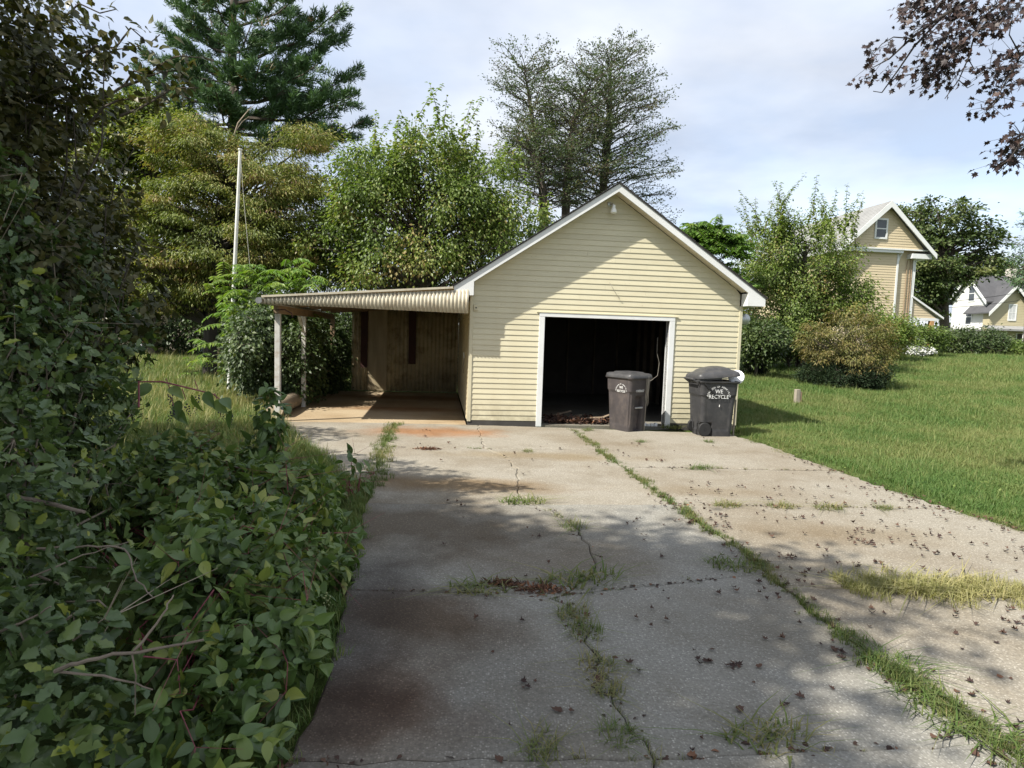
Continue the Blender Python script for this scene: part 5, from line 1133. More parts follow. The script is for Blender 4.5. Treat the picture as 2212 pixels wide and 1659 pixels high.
# --- shade tree left behind the camera
clump_tree('shade_tree', 'large broadleaf tree left of the drive that shades the near concrete', 'tree', (-9.3, -2.6, 0), [(-9.3, -2.6, -.1, .34), (-9.0, -2.2, 3.0, .26), (-8.3, -1.5, 6.0, .16), (-7.6, -1.0, 8.6, .05)],
    [(-5.0, 1.1, 7.0, 2.2, 1.35, 1.1), (-5.9, -.9, 7.0, 1.7, 1.2, 1.0), (-7.8, 1.2, 7.0, 2.4, 2.3, 1.5), (-7.6, -2.0, 7.6, 2.6, 2.2, 1.5), (-10.2, .8, 7.2, 2.4, 2.4, 1.6)], 520, 170, .55, .18, T_RHOMB, 'l_purple', 'bark', flat=.55, limb=.4, twig=.015, ntw=2)

# ================================================================== NEAR HEDGE AND POKEWEED (each near leaf its own part)
def leafy_mass(name, label, cat, base, ells, n, size, T, mat, n_ind=300, tint0=.4, tsd=.16, rmin=.55, droop=.35, stems=40, stem_mat='palebark', stem_r=.008, min_z=.03, up=.7, cond=None, clumps=0, spread=1.3, yellow=.02, bspread=1.):
    root = empty(name, base, 0, label, cat); base = np.array(base, float)
    if clumps:
        C, dC = ell_points(ells, clumps, rmin); per = n//clumps
        if cond is not None: kk = cond(C); C, dC = C[kk], dC[kk]
        kk = C[:, 2] > min_z; C, dC = C[kk], dC[kk]; clumps = len(C); n = per*clumps
        ax = dC*.8+rng.normal(size=(clumps, 3))*.45+[0, 0, .35]; ax /= np.linalg.norm(ax, axis=1, keepdims=True)
        AX = np.repeat(ax, per, 0); radial = np.cross(AX, unit(n)); radial /= np.linalg.norm(radial, axis=1, keepdims=True)+1e-6
        back = rng.random((n, 1))**1.5; P = np.repeat(C, per, 0)-AX*back*size*spread+radial*size*.12+rng.normal(size=(n, 3))*size*.10; dd = np.repeat(dC, per, 0)
        tc_ = np.repeat(rng.normal(size=clumps)*tsd*.9, per); yc = np.repeat(rng.random(clumps) < yellow, per); tc_[yc] += .45; tc_ = tc_+np.where(back[:, 0] < .12, .16, 0)
        rosD = radial*(.7+.5*back)+AX*(.75-.6*back)+rng.normal(size=(n, 3))*.22; rosN = AX*1.0-radial*.35+rng.normal(size=(n, 3))*.25
    else: P, dd = ell_points(ells, n, rmin); tc_ = 0; C = P[rng.integers(n, size=stems)]
    k = P[:, 2] > min_z; P, dd = P[k], dd[k]; n = len(P)
    if clumps: tc_, rosD, rosN = tc_[k], rosD[k], rosN[k]
    D = dd*.6+rng.normal(size=(n, 3))*.6; D[:, 2] -= droop; Nn = dd*.7+rng.normal(size=(n, 3))*.4; Nn[:, 2] += up
    if clumps: D = rosD; D[:, 2] -= droop*.6; Nn = rosN; Nn[:, 2] += up*.5
    S = size*(.45+.9*rng.random(n)**1.3); Ti = np.clip(tint0+tc_+rng.normal(size=n)*tsd*.7, 0, .90); yel = rng.random(n) < .012; Ti[yel] = .90+.1*rng.random(yel.sum())
    # nearest leaves, in view, as parts
    rel = P-EYE; zf = rel@_fw; u = rel@AX_R/zf; v = rel@AX_U/zf; vis = (zf > .3) & (np.abs(u) < .80) & (np.abs(v) < .60)
    score = np.where(vis, S/np.maximum(zf, .3)-.02*(dd@(-rel.T/np.linalg.norm(rel, axis=1)).T.diagonal() if False else 0), -1); idx = np.argsort(-score)[:n_ind]; idx = idx[score[idx] > 0]
    X, Y_, Z = basis(D, Nn); TV, TF = T; var = []
    for q in range(8): t = [.15, .28, .36, .44, .52, .62, .78, .95][q]; var.append(raw_mesh('leaf', TV, TF, np.full(len(TV), t)))
    lv = np.array([.15, .28, .36, .44, .52, .62, .78, .95])
    for i in idx:
        o = link('leaf', var[int(np.argmin(np.abs(lv-Ti[i])))], root, M[mat]); s = S[i]; q = P[i]-base
        o.matrix_basis = Matrix(((X[i, 0]*s, Y_[i, 0]*s, Z[i, 0]*s, q[0]), (X[i, 1]*s, Y_[i, 1]*s, Z[i, 1]*s, q[1]), (X[i, 2]*s, Y_[i, 2]*s, Z[i, 2]*s, q[2]), (0, 0, 0, 1)))
    rest = np.ones(n, bool); rest[idx] = False
    o = leaf_cloud('foliage', P[rest]-base, D[rest], Nn[rest], S[rest], Ti[rest], T, M[mat], root); o['kind'] = 'stuff'
    mb = MB()
    for c in C[rng.permutation(len(C))[:stems]]:
        a = np.array([c[0]*.6+base[0]*.4+rng.normal()*.1*bspread, c[1]*.6+base[1]*.4+rng.normal()*.1*bspread, 0]); mb.tube([x-base for x in curve_pts(a, c, n=6, jit=.06, rise=.12)], np.linspace(stem_r*2.2, stem_r*.4, 6), 5, cap=False)
        for _ in range(3): mb.tube([c-base, c-base+rng.normal(size=3)*.18], [stem_r*.5, stem_r*.2], 3, cap=False)
    mb.build('stems', M[stem_mat], root, smooth=True)
    return root
leafy_mass('holly_hedge', 'tall dark green shrub with toothed leaves filling the lower left', 'shrub', (-3.6, 3.6, 0), [(-3.9, 4.2, 1.0, 1.25, 1.3, 1.15), (-4.0, 4.2, 2.2, .8, .8, 1.1), (-3.0, 3.0, .62, 1.05, .95, .92), (-2.35, 2.45, .30, .80, .62, .60), (-1.75, 2.3, .12, .45, .4, .38), (-4.3, 5.0, 1.5, 1.3, 1.3, 1.3)],
    36000, .068, T_HOLLY, 'l_hedge', 300, .40, .18, .6, .3, 120, 'palebark', .006, clumps=4800, spread=1.6, yellow=.035)
leafy_mass('bronze_hedge', 'tall bronze green shrub rising to the upper left corner', 'shrub', (-4.9, 5.2, 0), [(-4.9, 5.4, 3.0, 1.5, 1.7, 1.6), (-4.6, 4.7, 3.6, 1.1, 1.3, 1.1), (-4.2, 5.3, 2.0, 1.2, 1.4, 1.0), (-4.3, 4.0, 3.4, .8, .8, 1.0), (-4.15, 5.2, 3.85, .85, .9, .75), (-5.8, 6.6, 2.6, 1.5, 1.1, 1.5), (-6.6, 8.4, 2.6, 1.6, 1.1, 1.9)],
    60000, .078, T_OVAL, 'l_top', 300, .42, .18, .35, .6, 120, 'bark', .010, clumps=7500, spread=2.2)
# sprig reaching out at the upper left
sp0 = np.array([-3.9, 5.3, 3.9]); rt_ = [o for o in COL.objects if o.name == 'bronze_hedge'][0]; bb = np.array(rt_.location); P = []; mb = MB()
for (x1, y1), x0 in zip(((440, 125), (400, 150), (345, 75), (360, 210), (300, 100), (430, 190), (250, 20)), range(7)):
    e1 = at(x1, y1, 5.3); a = at(x1-170, y1+60, 5.3); pts = curve_pts(a, e1, n=6, jit=.03, rise=.08); mb.tube([q-bb for q in pts], np.linspace(.012, .004, 6), 5)
    for t in np.linspace(.25, 1, 26): P.append(np.array([np.interp(t, np.linspace(0, 1, 6), pts[:, i]) for i in range(3)])+rng.normal(size=3)*.06)
mb.build('sprig', M['bark'], rt_); P = np.array(P); leaf_cloud('sprig_leaves', P-bb, rng.normal(size=P.shape)+[.4, 0, -.3], rng.normal(size=P.shape)*.5+[0, -.3, .7], .075+.03*rng.random(len(P)), rng.random(len(P))*.8, T_OVAL, M['l_top'], rt_)
# pokeweed
pk = leafy_mass('pokeweed', 'sprawling pokeweed with berry clusters spilling over the left edge of the concrete', 'shrub', (-2.1, 4.2, 0), [(-1.90, 4.7, .30, .62, 1.1, .44), (-1.58, 3.5, .30, .56, .8, .44), (-2.75, 5.2, .38, .75, .8, .48), (-1.95, 5.9, .18, .36, .55, .28), (-1.22, 2.9, .20, .38, .5, .34), (-1.13, 2.35, .10, .28, .34, .24), (-1.35, 4.2, .14, .32, .7, .28)],
    13500, .088, T_OVATE, 'l_poke', 300, .45, .18, .45, .5, 90, 'redstem', .0032, clumps=1900, spread=2.4, yellow=.05)
leafy_mass('pokeweed', 'upright pokeweed stalk with black berries before the white carport post', 'shrub', (-2.2, 5.6, 0), [(-2.16, 5.62, .92, .14, .14, .30), (-2.2, 5.6, .45, .20, .20, .35)], 480, .105, T_OVATE, 'l_poke', 60, .40, .14, .3, .7, 8, 'redstem', .005, bspread=.3)
q = at(752, 990, 6.4); leafy_mass('pokeweed', 'lone pokeweed sprig sticking up right of the main mass', 'shrub', (q[0], q[1], 0), [(q[0], q[1], q[2]-.02, .16, .15, .12), (q[0], q[1], q[2]-.3, .2, .2, .2)], 60, .11, T_OVATE, 'l_poke', 25, .45, .14, .3, .3, 5, 'redstem', .003, bspread=.2)
# berry clusters
def raceme(col, L, r):
    mb = MB(); n = int(L/.0075); bm = bmesh.new(); bmesh.ops.create_icosphere(bm, subdivisions=1, radius=1); bv = [v.co.copy() for v in bm.verts]; bf = [tuple(v.index for v in f.verts) for f in bm.faces]; bm.free()
    for k in range(n):
        t = k/n; a = k*2.4; rad = .016*(1.1-t*.6); s = r*(1.05-.55*t); c = Vector((math.cos(a)*rad, math.sin(a)*rad, -L*t-.01)); mb.add([c+v*s for v in bv], bf)
    me = mb.mesh('berry_cluster', smooth=True); me.materials.append(M[col]); return me
rac = [raceme('purpleberry', .16, .0075), raceme('purpleberry', .11, .008), raceme('greenberry', .14, .0055), raceme('greenberry', .10, .006)]; pkb = np.array(pk.location)
spots = [(505, 860, 5.0, 0), (545, 905, 5.1, 1), (580, 890, 5.2, 0), (640, 905, 5.2, 1), (680, 915, 5.2, 1), (770, 945, 5.4, 0), (785, 975, 5.4, 1), (560, 975, 4.9, 0)]
spots = [(x*1024/2212*0+x, y, Y, k) for x, y, Y, k in spots]
def c4(cx, cy): return cx/2.16*.72, (768+cy/2.16)*.72
rs = [(*c4(1100, 890), 5.0, 0), (*c4(1205, 960), 5.1, 1), (*c4(1285, 900), 5.2, 0), (*c4(1415, 985), 5.2, 1), (*c4(1500, 1010), 5.2, 1), (*c4(1125, 1000), 5.0, 1)]
for k in range(34):
    x = rng.uniform(520, 735); y = rng.uniform(1120, 1560); rs.append((x-max(0, y-1350)*.25, y, rng.uniform(2.9, 3.6) if y > 1250 else rng.uniform(4, 4.8), 2 if rng.random() < .6 else 3))
mb = MB()
for x, y, Y, k in rs:
    q = at(x, y, Y); q[2] = max(q[2], .2); o = link('berry_cluster', rac[k], pk); o.location = q-pkb; o.rotation_euler = (rng.normal()*.25, rng.normal()*.25, rng.random()*6)
tw0 = [at(*c4(900, 815), 5.0), at(*c4(1050, 815), 5.05), at(*c4(1200, 850), 5.1), at(*c4(1380, 895), 5.15), at(*c4(1500, 985), 5.2)]
mb.tube([at(300, 880, 4.9)-pkb]+[q-pkb for q in tw0], [.008, .008, .007, .006, .005, .003], 6)
for x, y, Y, k in rs[:6]: mb.tube([at(x, y-10, Y)-pkb, at(x-8, y-32, Y)-pkb], [.003, .004], 4)
mb.build('arching_stem', M['redstem'], pk, smooth=True)
P = np.array([at(*c4(cx, cy), 5.1) for cx, cy in ((1100, 850), (1240, 900), (1390, 940), (1440, 920), (1330, 880), (1500, 1000), (1160, 935), (980, 830), (1130, 985))]); n = len(P)
leaf_cloud('stem_leaves', P-pkb, rng.normal(size=(n, 3))*.3+[.3, -.1, -.6], rng.normal(size=(n, 3))*.3+[-.3, -.8, .4], .16, np.array([.85, .85, .8, .5, .4, .45, .5, .5, .5]), T_OVATE, M['l_poke'], pk)
def smooth_pts(P, k=4):
    P = np.array(P, float); P = np.concatenate([[2*P[0]-P[1]], P, [2*P[-1]-P[-2]]]); out = []
    for i in range(1, len(P)-2):
        for t in np.linspace(0, 1, k, endpoint=False):
            a, b_, c_, d_ = P[i-1:i+3]; out.append(.5*((2*b_)+(-a+c_)*t+(2*a-5*b_+4*c_-d_)*t*t+(-a+3*b_-3*c_+d_)*t**3))
    return np.array(out+[P[-2]])+0
# bare branches in the hedge
hr = [o for o in COL.objects if o.name == 'holly_hedge'][0]; hb_ = np.array(hr.location)
for pts, r in (([(20, 1072, 3.1), (90, 1085, 3.0), (182, 1106, 2.85)], .019), ([(120, 1450, 2.15), (190, 1425, 2.1), (300, 1408, 2.1), (440, 1382, 2.15)], .010), ([(290, 1405, 2.1), (350, 1330, 2.15), (375, 1285, 2.2)], .006), ([(120, 1450, 2.15), (250, 1465, 2.1), (330, 1490, 2.1)], .006), ([(285, 1410, 2.1), (293, 1460, 2.08), (292, 1545, 2.1)], .004),
               ([(80, 1185, 2.8), (190, 1180, 2.8), (270, 1185, 2.8), (290, 1240, 2.7), (330, 1290, 2.6)], .006), ([(0, 1365, 2.4), (60, 1340, 2.35), (110, 1310, 2.3)], .007), ([(60, 1250, 2.6), (180, 1200, 2.8), (280, 1170, 2.9)], .005)):
    q = smooth_pts([at(*p)-hb_ for p in pts]); q[1:-1] += rng.normal(size=(len(q)-2, 3))*.003; MB().tube(q, np.linspace(r*.85, r*.4, len(q)), 7).build('bare_branch', M['twigbark'], hr, smooth=True)

# ================================================================== GRASS
def blades(n, h0, h1, spread, w, lean=.5):
    V, F_, T_ = [], [], []
    for k in range(n):
        a = rng.random()*6.283; r = spread*math.sqrt(rng.random()); b_ = np.array([math.cos(a)*r, math.sin(a)*r, 0]); h = rng.uniform(h0, h1); la = rng.random()*6.283; le_ = abs(rng.normal())*lean*h
        d = np.array([math.cos(la), math.sin(la), 0]); s = np.array([-d[1], d[0], 0])*w*.5; i = len(V)
        m1 = b_+d*le_*.25+[0, 0, h*.55]; t_ = b_+d*le_+[0, 0, h*(1-.15*le_/h)]
        V += [b_-s, b_+s, m1+s*.8, m1-s*.8, t_]; F_ += [(i, i+1, i+2), (i, i+2, i+3), (i+3, i+2, i+4)]; T_ += [rng.random()]*5
    return np.array(V), np.array(F_), np.array(T_)
def scatter(name, pts, scl, tuft, mat, label, cat='grass'):
    """many tufts of one kind: the tuft and the places it grows are one mesh, repeated by a node tree"""
    V, F_, T_ = tuft; n = len(V); m = len(pts)
    me = raw_mesh(name, np.concatenate([V, pts]), F_, np.concatenate([T_, np.zeros(m)]))
    a = me.attributes.new('place', 'BOOLEAN', 'POINT'); a.data.foreach_set('value', np.concatenate([np.zeros(n, bool), np.ones(m, bool)]))
    a = me.attributes.new('size', 'FLOAT', 'POINT'); a.data.foreach_set('value', np.concatenate([np.ones(n), scl]).astype(np.float32))
    o = link(name, me, None, M[mat]); ng = bpy.data.node_groups.new(name+'_nodes', 'GeometryNodeTree')
    ng.interface.new_socket('Geometry', in_out='INPUT', socket_type='NodeSocketGeometry'); ng.interface.new_socket('Geometry', in_out='OUTPUT', socket_type='NodeSocketGeometry')
    nd, lk = ng.nodes, ng.links; gi = nd.new('NodeGroupInput'); go = nd.new('NodeGroupOutput')
    na = nd.new('GeometryNodeInputNamedAttribute'); na.data_type = 'BOOLEAN'; na.inputs['Name'].default_value = 'place'
    ns = nd.new('GeometryNodeInputNamedAttribute'); ns.data_type = 'FLOAT'; ns.inputs['Name'].default_value = 'size'
    sg = nd.new('GeometryNodeSeparateGeometry'); sg.domain = 'POINT'; lk.new(gi.outputs[0], sg.inputs[0]); lk.new(na.outputs[0], sg.inputs['Selection'])
    ip = nd.new('GeometryNodeInstanceOnPoints'); lk.new(sg.outputs[0], ip.inputs['Points']); lk.new(sg.outputs[1], ip.inputs['Instance'])
    rv = nd.new('FunctionNodeRandomValue'); rv.data_type = 'FLOAT_VECTOR'; rv.inputs[0].default_value = (-.12, -.12, 0); rv.inputs[1].default_value = (.12, .12, 6.283); lk.new(rv.outputs[0], ip.inputs['Rotation'])
    lk.new(ns.outputs[0], ip.inputs['Scale']); lk.new(ip.outputs[0], go.inputs[0])
    md = o.modifiers.new('scatter', 'NODES'); md.node_group = ng
    return tag(o, label, cat, kind='stuff')
def edge_x(y): return xl(EDGE_R, np.clip(y, 1.0, 11.7))
def area(n, x0, x1, y0, y1, keep):
    x = rng.uniform(x0, x1, n); y = rng.uniform(y0, y1, n); k = keep(x, y); return np.stack([x[k], y[k], terrain(x[k], y[k])-.05], 1)
gu = lambda x, y: (x-GX)*UD[0]+(y-GY)*UD[1]; gv = lambda x, y: (x-GX)*BD[0]+(y-GY)*BD[1]
def right_ok(x, y):
    u, v = gu(x, y), gv(x, y); ins = (u > -4) & (u < W+.03) & (v > -.1) & (v < 6.7)
    return (x < .84*y+.6) & ~ins & (((y < 11.75) & (x > edge_x(y)+.03)) | ((y >= 11.75) & (u > W)))
pts = np.concatenate([area(26000, 4, 13, 4.5, 13, right_ok), area(17000, 4, 21, 13, 22, right_ok), area(13000, 4, 34, 22, 38, right_ok)])
dist = np.hypot(pts[:, 0], pts[:, 1]); sc_ = (.75+.5*rng.random(len(pts)))*(1+.035*np.maximum(dist-9, 0))
# ragged edge along the concrete: lower grass
ed = np.abs(pts[:, 0]-edge_x(pts[:, 1])); sc_ *= np.where((pts[:, 1] < 11.7) & (ed < .35), .55, 1)
k = rng.random(len(pts)) < .94
scatter('lawn_grass', pts[k], sc_[k], blades(34, .035, .115, .11, .006, .65), 'grass', 'uncut green lawn spreading to the right of the drive')
scatter('tall_grass', pts[~k], sc_[~k]*1.05, blades(12, .09, .19, .12, .005, .6), 'seedgrass', 'taller straw coloured stalks standing in the right lawn')
cl_ = area(2600, 4, 14, 4.5, 16, right_ok); g = np.sin(cl_[:, 0]*1.7)*np.sin(cl_[:, 1]*1.3+1)+.5*rng.normal(size=len(cl_)) > .45; cl_ = cl_[g]; cl_[:, 2] += .07; n = len(cl_)
rep = 7; P = np.repeat(cl_, rep, 0)+rng.normal(size=(n*rep, 3))*[.05, .05, .012]; D = rng.normal(size=(n*rep, 3))*[1, 1, .2]; o = leaf_cloud('lawn_clover', P, D, rng.normal(size=P.shape)*.25+[0, 0, 1], .025+.03*rng.random(n*rep), rng.random(n*rep)*.8, T_OVAL, M['l_light']); tag(o, 'patches of low broad leaved weeds in the right lawn', 'clover', kind='stuff')
eg = EDGE_R[EDGE_R[:, 1] > 4]; i = rng.integers(len(eg), size=420); p = eg[i]+np.stack([rng.normal(size=420)*.07-.02, rng.normal(size=420)*.05], 1); p = p[np.sin(p[:, 1]*5.3)+.8*rng.normal(size=420) > .2]
scatter('creeping_grass', np.concatenate([p, np.full((len(p), 1), -.02)], 1), .5+.5*rng.random(len(p)), blades(18, .03, .10, .08, .005, 1.2), 'weed', 'grass creeping over the right edge of the concrete')
def left_ok(x, y):
    u, v = gu(x, y), gv(x, y); left_edge = np.where(y > 11.7, -4.6, np.interp(y, [6.7, 8.44, 9.67, 11.3, 11.75], [-1.55, -2.53, -3.33, -4.18, -4.55]))
    return (x < left_edge-.0) & (x > -.84*y-.5) & ~((u > -3.9) & (v > -.1) & (v < 6.2))
pl_ = np.concatenate([area(16000, -12, -1.5, 6.2, 16, left_ok), area(9000, -28, -3, 16, 33, left_ok)]); dist = np.hypot(pl_[:, 0], pl_[:, 1]); sl_ = (.8+.5*rng.random(len(pl_)))*(1+.035*np.maximum(dist-9, 0)); k = rng.random(len(pl_)) < .88
scatter('side_grass', pl_[k], sl_[k]*1.1, blades(30, .06, .17, .11, .006, .5), 'grass', 'long grass on the left between shrub and carport')
scatter('side_stalks', pl_[~k], sl_[~k]*1.2, blades(12, .12, .26, .12, .005, .5), 'drygrass', 'tall pale stalks in the grass on the left')
# grass under the pokeweed along the left edge of the slabs
e = SEAM_L[(SEAM_L[:, 1] < 6.9) & (SEAM_L[:, 1] > 2.0)]; i = rng.integers(len(e), size=900); q = e[i]+np.stack([-np.abs(rng.normal(size=900))*.14-.0, rng.normal(size=900)*.06], 1); q[:, 0] -= np.where(rng.random(900) < .8, .02, -.03); i = rng.random(900) < np.clip((q[:, 1]-2.3)/2.5, .15, 1); q = q[i]; ne = len(q)
scatter('edge_grass', np.concatenate([q, np.full((ne, 1), -.03)], 1), .5+.5*rng.random(ne), blades(22, .04, .13, .06, .006, .6), 'grass', 'grass growing along the left edge of the slabs under the pokeweed')
# grass in the joints
def along(line, n, w, y0, y1, zoff=-.012):
    l = line[(line[:, 1] > y0) & (line[:, 1] < y1)]; i = rng.integers(len(l)-1, size=n); t = rng.random(n)[:, None]; q = l[i]*(1-t)+l[i+1]*t+rng.normal(size=(n, 2))*w
    return np.concatenate([q, np.full((n, 1), zoff)], 1)
seam = np.concatenate([along(SEAM_R, 260, .05, 8.5, 11.6), along(SEAM_R, 200, .04, 6.4, 8.5), along(SEAM_R, 420, .035, 3.4, 6.4), along(SEAM_R, 330, .05, 2.2, 3.5)])
ph = .5+.5*np.sin(seam[:, 1]*3.1+1)*np.sin(seam[:, 1]*1.27); keep = rng.random(len(seam)) < .35+.65*ph; seam = seam[keep]
scatter('seam_grass', seam, .45+.65*rng.random(len(seam))*(.5+ph[keep]*.6), blades(16, .03, .085, .045, .005, .75), 'weed', 'low grass and moss filling the long seam right of the middle slabs')
lse = np.concatenate([along(SEAM_L, 240, .07, 6.7, 11.6), along(SEAM_L, 60, .12, 7, 9)]); scatter('left_seam_grass', lse, .5+.7*rng.random(len(lse)), blades(16, .03, .10, .05, .005, .7), 'weed', 'grass filling the seam left of the middle slabs')
# single tufts
tuft_me = []
for kx in range(5):
    V, F_, T_ = blades(130, .04, .16, .10, .005, 1.1); tuft_me.append(raw_mesh('weed_tuft', V, F_, T_))
tufts = [  # photo x, y, width factor, stretch, label
    (1030, 1275, 1.0, 1.7, 'grass tuft left of the brown moss patch on the middle slabs'), (1255, 1255, 1.25, 2.0, 'wide grass tuft at the crossing of two cracks in the middle'), (1235, 1330, .9, 1.0, 'grass tuft just below the crack crossing'), (1262, 1365, .95, 1.2, 'grass tuft beside dark curled leaves on the middle crack'),
    (1290, 1440, .9, 1.0, 'sunlit grass tuft low on the middle crack'), (1310, 1490, .85, 1.0, 'grass tuft on the middle crack nearest the camera slab corner'), (1240, 1140, .9, 1.1, 'small grass tuft high on the middle crack'), (1130, 1085, 1.0, 1.8, 'wispy grass tuft on the cross joint of the middle slabs'),
    (1140, 975, .6, 1.3, 'tiny grass tuft on the upper cross joint'), (1330, 1590, .7, 1.1, 'grass tuft at the bottom corner of the cracked slab'), (1170, 1615, .8, 1.3, 'grass tuft on the bottom cross joint left of centre'), (1660, 1595, 1.1, 1.6, 'grass tuft on the bottom joint with a black stone'), (1580, 1225, 1.0, 1.5, 'grass tuft left of the long seam where a crack meets it'),
    (1890, 1270, 1.2, 1.6, 'left end of the straw coloured grass strip on the right slabs'), (2000, 1272, 1.4, 1.7, 'middle of the straw coloured grass strip on the right slabs'), (2110, 1285, 1.3, 1.7, 'right end of the straw coloured grass strip on the right slabs'), (1515, 1012, .9, 1.6, 'flat grass tuft on the right slabs below the recycling bin'),
    (1570, 1093, .8, 1.4, 'grass tuft on the right cross joint nearest the seam'), (1690, 1095, .8, 1.5, 'second grass tuft along the right cross joint'), (1790, 1098, .8, 1.5, 'third grass tuft along the right cross joint'), (1910, 1098, .7, 1.4, 'grass tuft on the right cross joint nearest the lawn'), (1385, 955, .7, 1.0, 'sunlit grass tuft before the faded bin'), (1450, 925, 1.1, 1.4, 'dark grass clump at the right foot of the door frame'),
    (855, 918, .8, 1.0, 'bright grass tuft before the carport floor'), (835, 950, .8, 1.0, 'bright grass tuft on the seam before the carport'), (1530, 955, .7, 1.3, 'dry grass tuft at the foot of the recycling bin'), (1270, 930, .8, 1.2, 'grass tuft on the seam before the garage doorway'), (2160, 1600, 1.3, 1.6, 'yellowish grass clump in the lower right corner'), (2010, 1525, 1.3, 1.2, 'large dark grass clump on the long seam at lower right'), (1930, 1440, 1.3, 1.0, 'shaded grass clump on the long seam above the largest one')]
for k, (x, y, s, st_, lb_) in enumerate(tufts):
    q = gnd(x, y); near = min(1, .72+.05*q[1]); o = link('weed_tuft', tuft_me[k % 5], None, M['drygrass'] if 'straw' in lb_ else M['weed']); o.location = (q[0], q[1], -.004); o.rotation_euler = (0, 0, rng.normal()*.2+(.15 if st_ > 1.3 else 1.5)); o.scale = (s*st_*near*1.35, s*near*1.25, s*near*(.46+.2*rng.random())); tag(o, lb_, 'weed tuft', 'grass tufts in the cracks of the drive')
    if k == 0: tuft_cols = {}
q = gnd(2010, 1275); n = 210; P = np.stack([q[0]+rng.uniform(-.62, .75, n), q[1]+rng.normal(size=n)*.12, np.full(n, -.005)], 1)
scatter('straw_mat', P, .5+.5*rng.random(n), blades(26, .04, .13, .07, .005, 1.2), 'drygrass', 'mat of straw coloured grass lying along the joint of the right slabs')
q = np.concatenate([joint(SEAM_R, 6.56, EDGE_R, 6.75, 62), joint(SEAM_L, 4.10, CRK, 4.15, 24), joint(CRK, 4.15, SEAM_R, 4.66, 44), joint(SEAM_L, 2.42, CRK, 2.50, 25), joint(CRK, 2.5, SEAM_R, 2.68, 45), joint(SEAM_R, 2.72, EDGE_R, 2.95, 64), joint(SEAM_R, 8.42, EDGE_R, 8.6, 61), joint(SEAM_L, 9.27, CRK, 9.42, 21), CRK[CRK[:, 1] < 6.2]])
i = rng.integers(len(q), size=420); p = q[i]+rng.normal(size=(420, 2))*.025; ph = np.sin(p[:, 0]*4.1)*np.sin(p[:, 1]*3.3+p[:, 0])+.25*rng.normal(size=420); p = p[ph > .05]
scatter('joint_weeds', np.concatenate([p, np.full((len(p), 1), -.008)], 1), .35+.5*rng.random(len(p)), blades(14, .02, .08, .04, .005, .9), 'weed', 'small weeds and moss in the cross joints and cracks')
n = 900; i = rng.integers(len(q), size=n); p = q[i]+rng.normal(size=(n, 2))*[.05, .02]; k = np.sin(p[:, 0]*3.1+1)*np.sin(p[:, 1]*2.3)+.3*rng.normal(size=n) > .1; p = p[k]; n = len(p)
o = leaf_cloud('joint_debris', np.concatenate([p, np.full((n, 1), .003)], 1), rng.normal(size=(n, 3))*[1, 1, .15], rng.normal(size=(n, 3))*.3+[0, 0, 1], .02+.025*rng.random(n), rng.random(n), T_OVAL, M['l_fallen']); tag(o, 'brown crumbs and dead moss gathered in the joints', 'debris', kind='stuff')
# straw tufts use their own mesh material
for o in [o for o in COL.objects if o.name.startswith('weed_tuft') and 'straw' in o.get('label', '')]:
    me = o.data.copy(); me.materials.clear(); me.materials.append(M['drygrass']); o.data = me

# ================================================================== FALLEN LEAVES
lm = []
for kx in range(8):
    TV, TF = T_MAPLE; V = TV.copy(); c_ = rng.uniform(.4, 1.5)
    if kx % 2:
        for q in range(1, len(V)):
            a = q/14*6.283; r = (.30+.28*rng.random())*(1 if q % 2 else .8); V[q] = (math.sin(a)*r*.8, .45-math.cos(a)*r*1.2, .05*rng.normal())
        V[0] = (0, .45, 0)
    V[:, 2] = V[:, 2]*.6+c_*(V[:, 0]**2)*1.1+1.1*rng.random()*(V[:, 1]-.4)**2+rng.normal(size=len(V))*.035; V[:, 2] -= V[:, 2].min(); V[:, 1] -= .45
    lm.append(raw_mesh('fallen_leaf', V, TF, np.full(len(V), rng.random()*.75 if kx < 7 else .95)))
def leaf_spots(n):
    out = []
    while len(out) < n:
        r = rng.random()
        if r < .68:
            x = rng.uniform(2.0, 6.2); y = rng.uniform(2.4, 7.6)
            if x > edge_x(y)+.05: continue
            if rng.random() > .25+.75*min(1, max(0, (x-xl(SEAM_R, y))/1.6)): continue
        elif r < .80: y = rng.uniform(2.3, 7); x = float(xl(SEAM_R, y))+rng.normal()*.12
        elif r < .88: y = rng.uniform(5, 9.5); x = float(edge_x(y))-abs(rng.normal())*.18
        elif r < .96: x = rng.uniform(-.6, 2.1); y = rng.uniform(2.2, 6.4)
        else: x = rng.uniform(-1.6, 4); y = rng.uniform(6, 11.2)
        out.append((x, y))
        while rng.random() < .38 and len(out) < n: out.append((x+rng.normal()*.07, y+rng.normal()*.06))
    return np.array(out)
LS_ = leaf_spots(1150); near = np.argsort(LS_[:, 1])
def orient(): return (rng.normal()*.16, rng.normal()*.16, rng.random()*6.283)
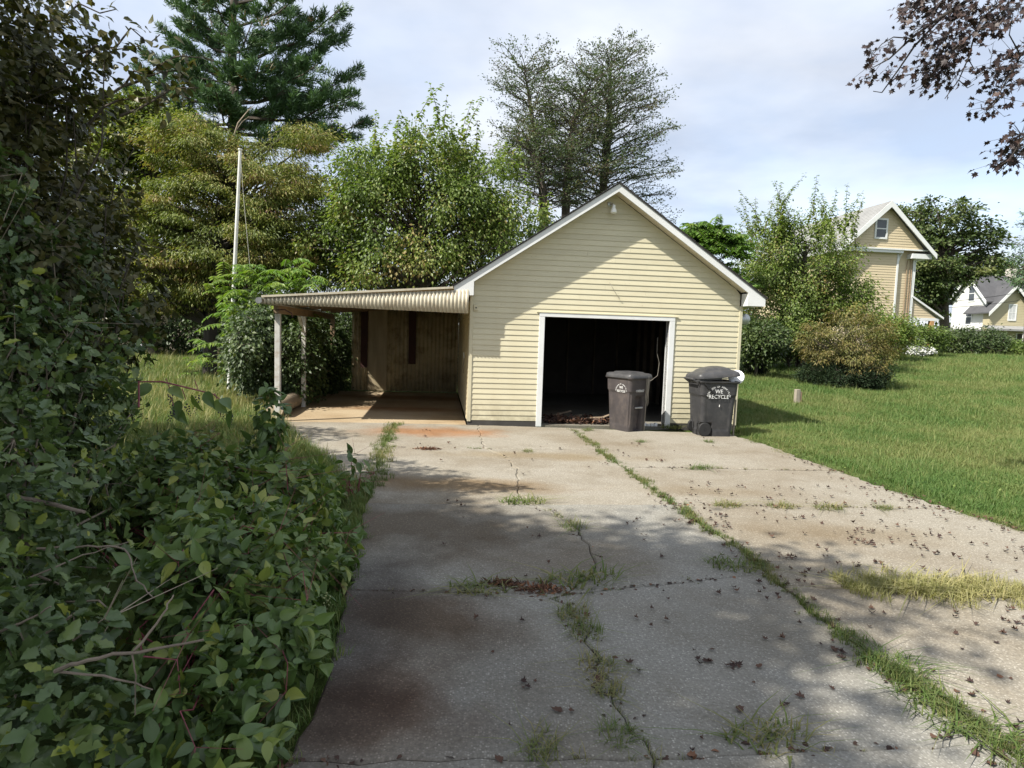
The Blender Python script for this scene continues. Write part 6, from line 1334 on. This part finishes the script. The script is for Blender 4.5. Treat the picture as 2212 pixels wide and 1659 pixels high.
for i in near[:300]:
    x, y = LS_[i]; o = link('fallen_leaf', lm[7] if rng.random() < .04 else lm[rng.integers(7)], None, M['l_fallen']); s = .024+.032*rng.random()**1.4; o.location = (x, y, .010); o.rotation_euler = orient(); o.scale = (s, s*rng.uniform(.65, 1.2), s*rng.uniform(.5, 1))
    sr, row = x-float(xl(SEAM_R, y)), ('below the bottom joint' if y < 2.8 else 'nearer than the straw grass' if y < 4.4 else 'beyond the straw grass' if y < 6.6 else 'near the garage')
    where = 'along the long seam' if abs(sr) < .14 else 'at the lawn edge' if float(edge_x(y))-x < .3 else 'on the right slabs' if sr > 0 else 'on the cracked middle slabs'
    hue = 'rust orange' if o.data is lm[7] else 'purple brown'
    tag(o, 'dry curled %s leaf %s %s' % (hue, where, row), 'fallen leaf', 'dry leaves scattered over the drive')
q = LS_[near[300:]]; n = len(q); P = np.concatenate([q, np.full((n, 1), .014)], 1); V_ = lm[2].vertices; tv = np.array([v.co[:] for v in V_])
D = np.concatenate([rng.normal(size=(n, 2)), rng.normal(size=(n, 1))*.2], 1); o = leaf_cloud('leaf_litter', P, D, rng.normal(size=(n, 3))*.25+[0, 0, 1], rng.uniform(.02, .05, n), rng.random(n)*.8, (tv.astype(np.float32), T_MAPLE[1]), M['l_fallen']); tag(o, 'more dry leaves strewn further off along the lawn edge', 'leaf litter', kind='stuff')
# brown moss patches in the cracks
for x, y, r0, lb_ in ((1170, 1275, .16, 'brown moss patch at the crossing of the cracks'), (925, 970, .14, 'brown moss patch on the upper cross joint left'), (1090, 1262, .11, 'small brown moss patch left of the crossing')):
    q = gnd(x, y); n = 260; p = rng.normal(size=(n, 2))*[r0*.55, r0*.25]; P = np.stack([q[0]+p[:, 0], q[1]+p[:, 1], np.full(n, .002)], 1)
    o = leaf_cloud('moss_patch', P, rng.normal(size=(n, 3))*[1, 1, .2]+[0, 0, .35], rng.normal(size=(n, 3)), .03+.03*rng.random(n), .6+.4*rng.random(n), T_SLIM, M['l_fallen']); tag(o, lb_, 'moss', kind='stuff')
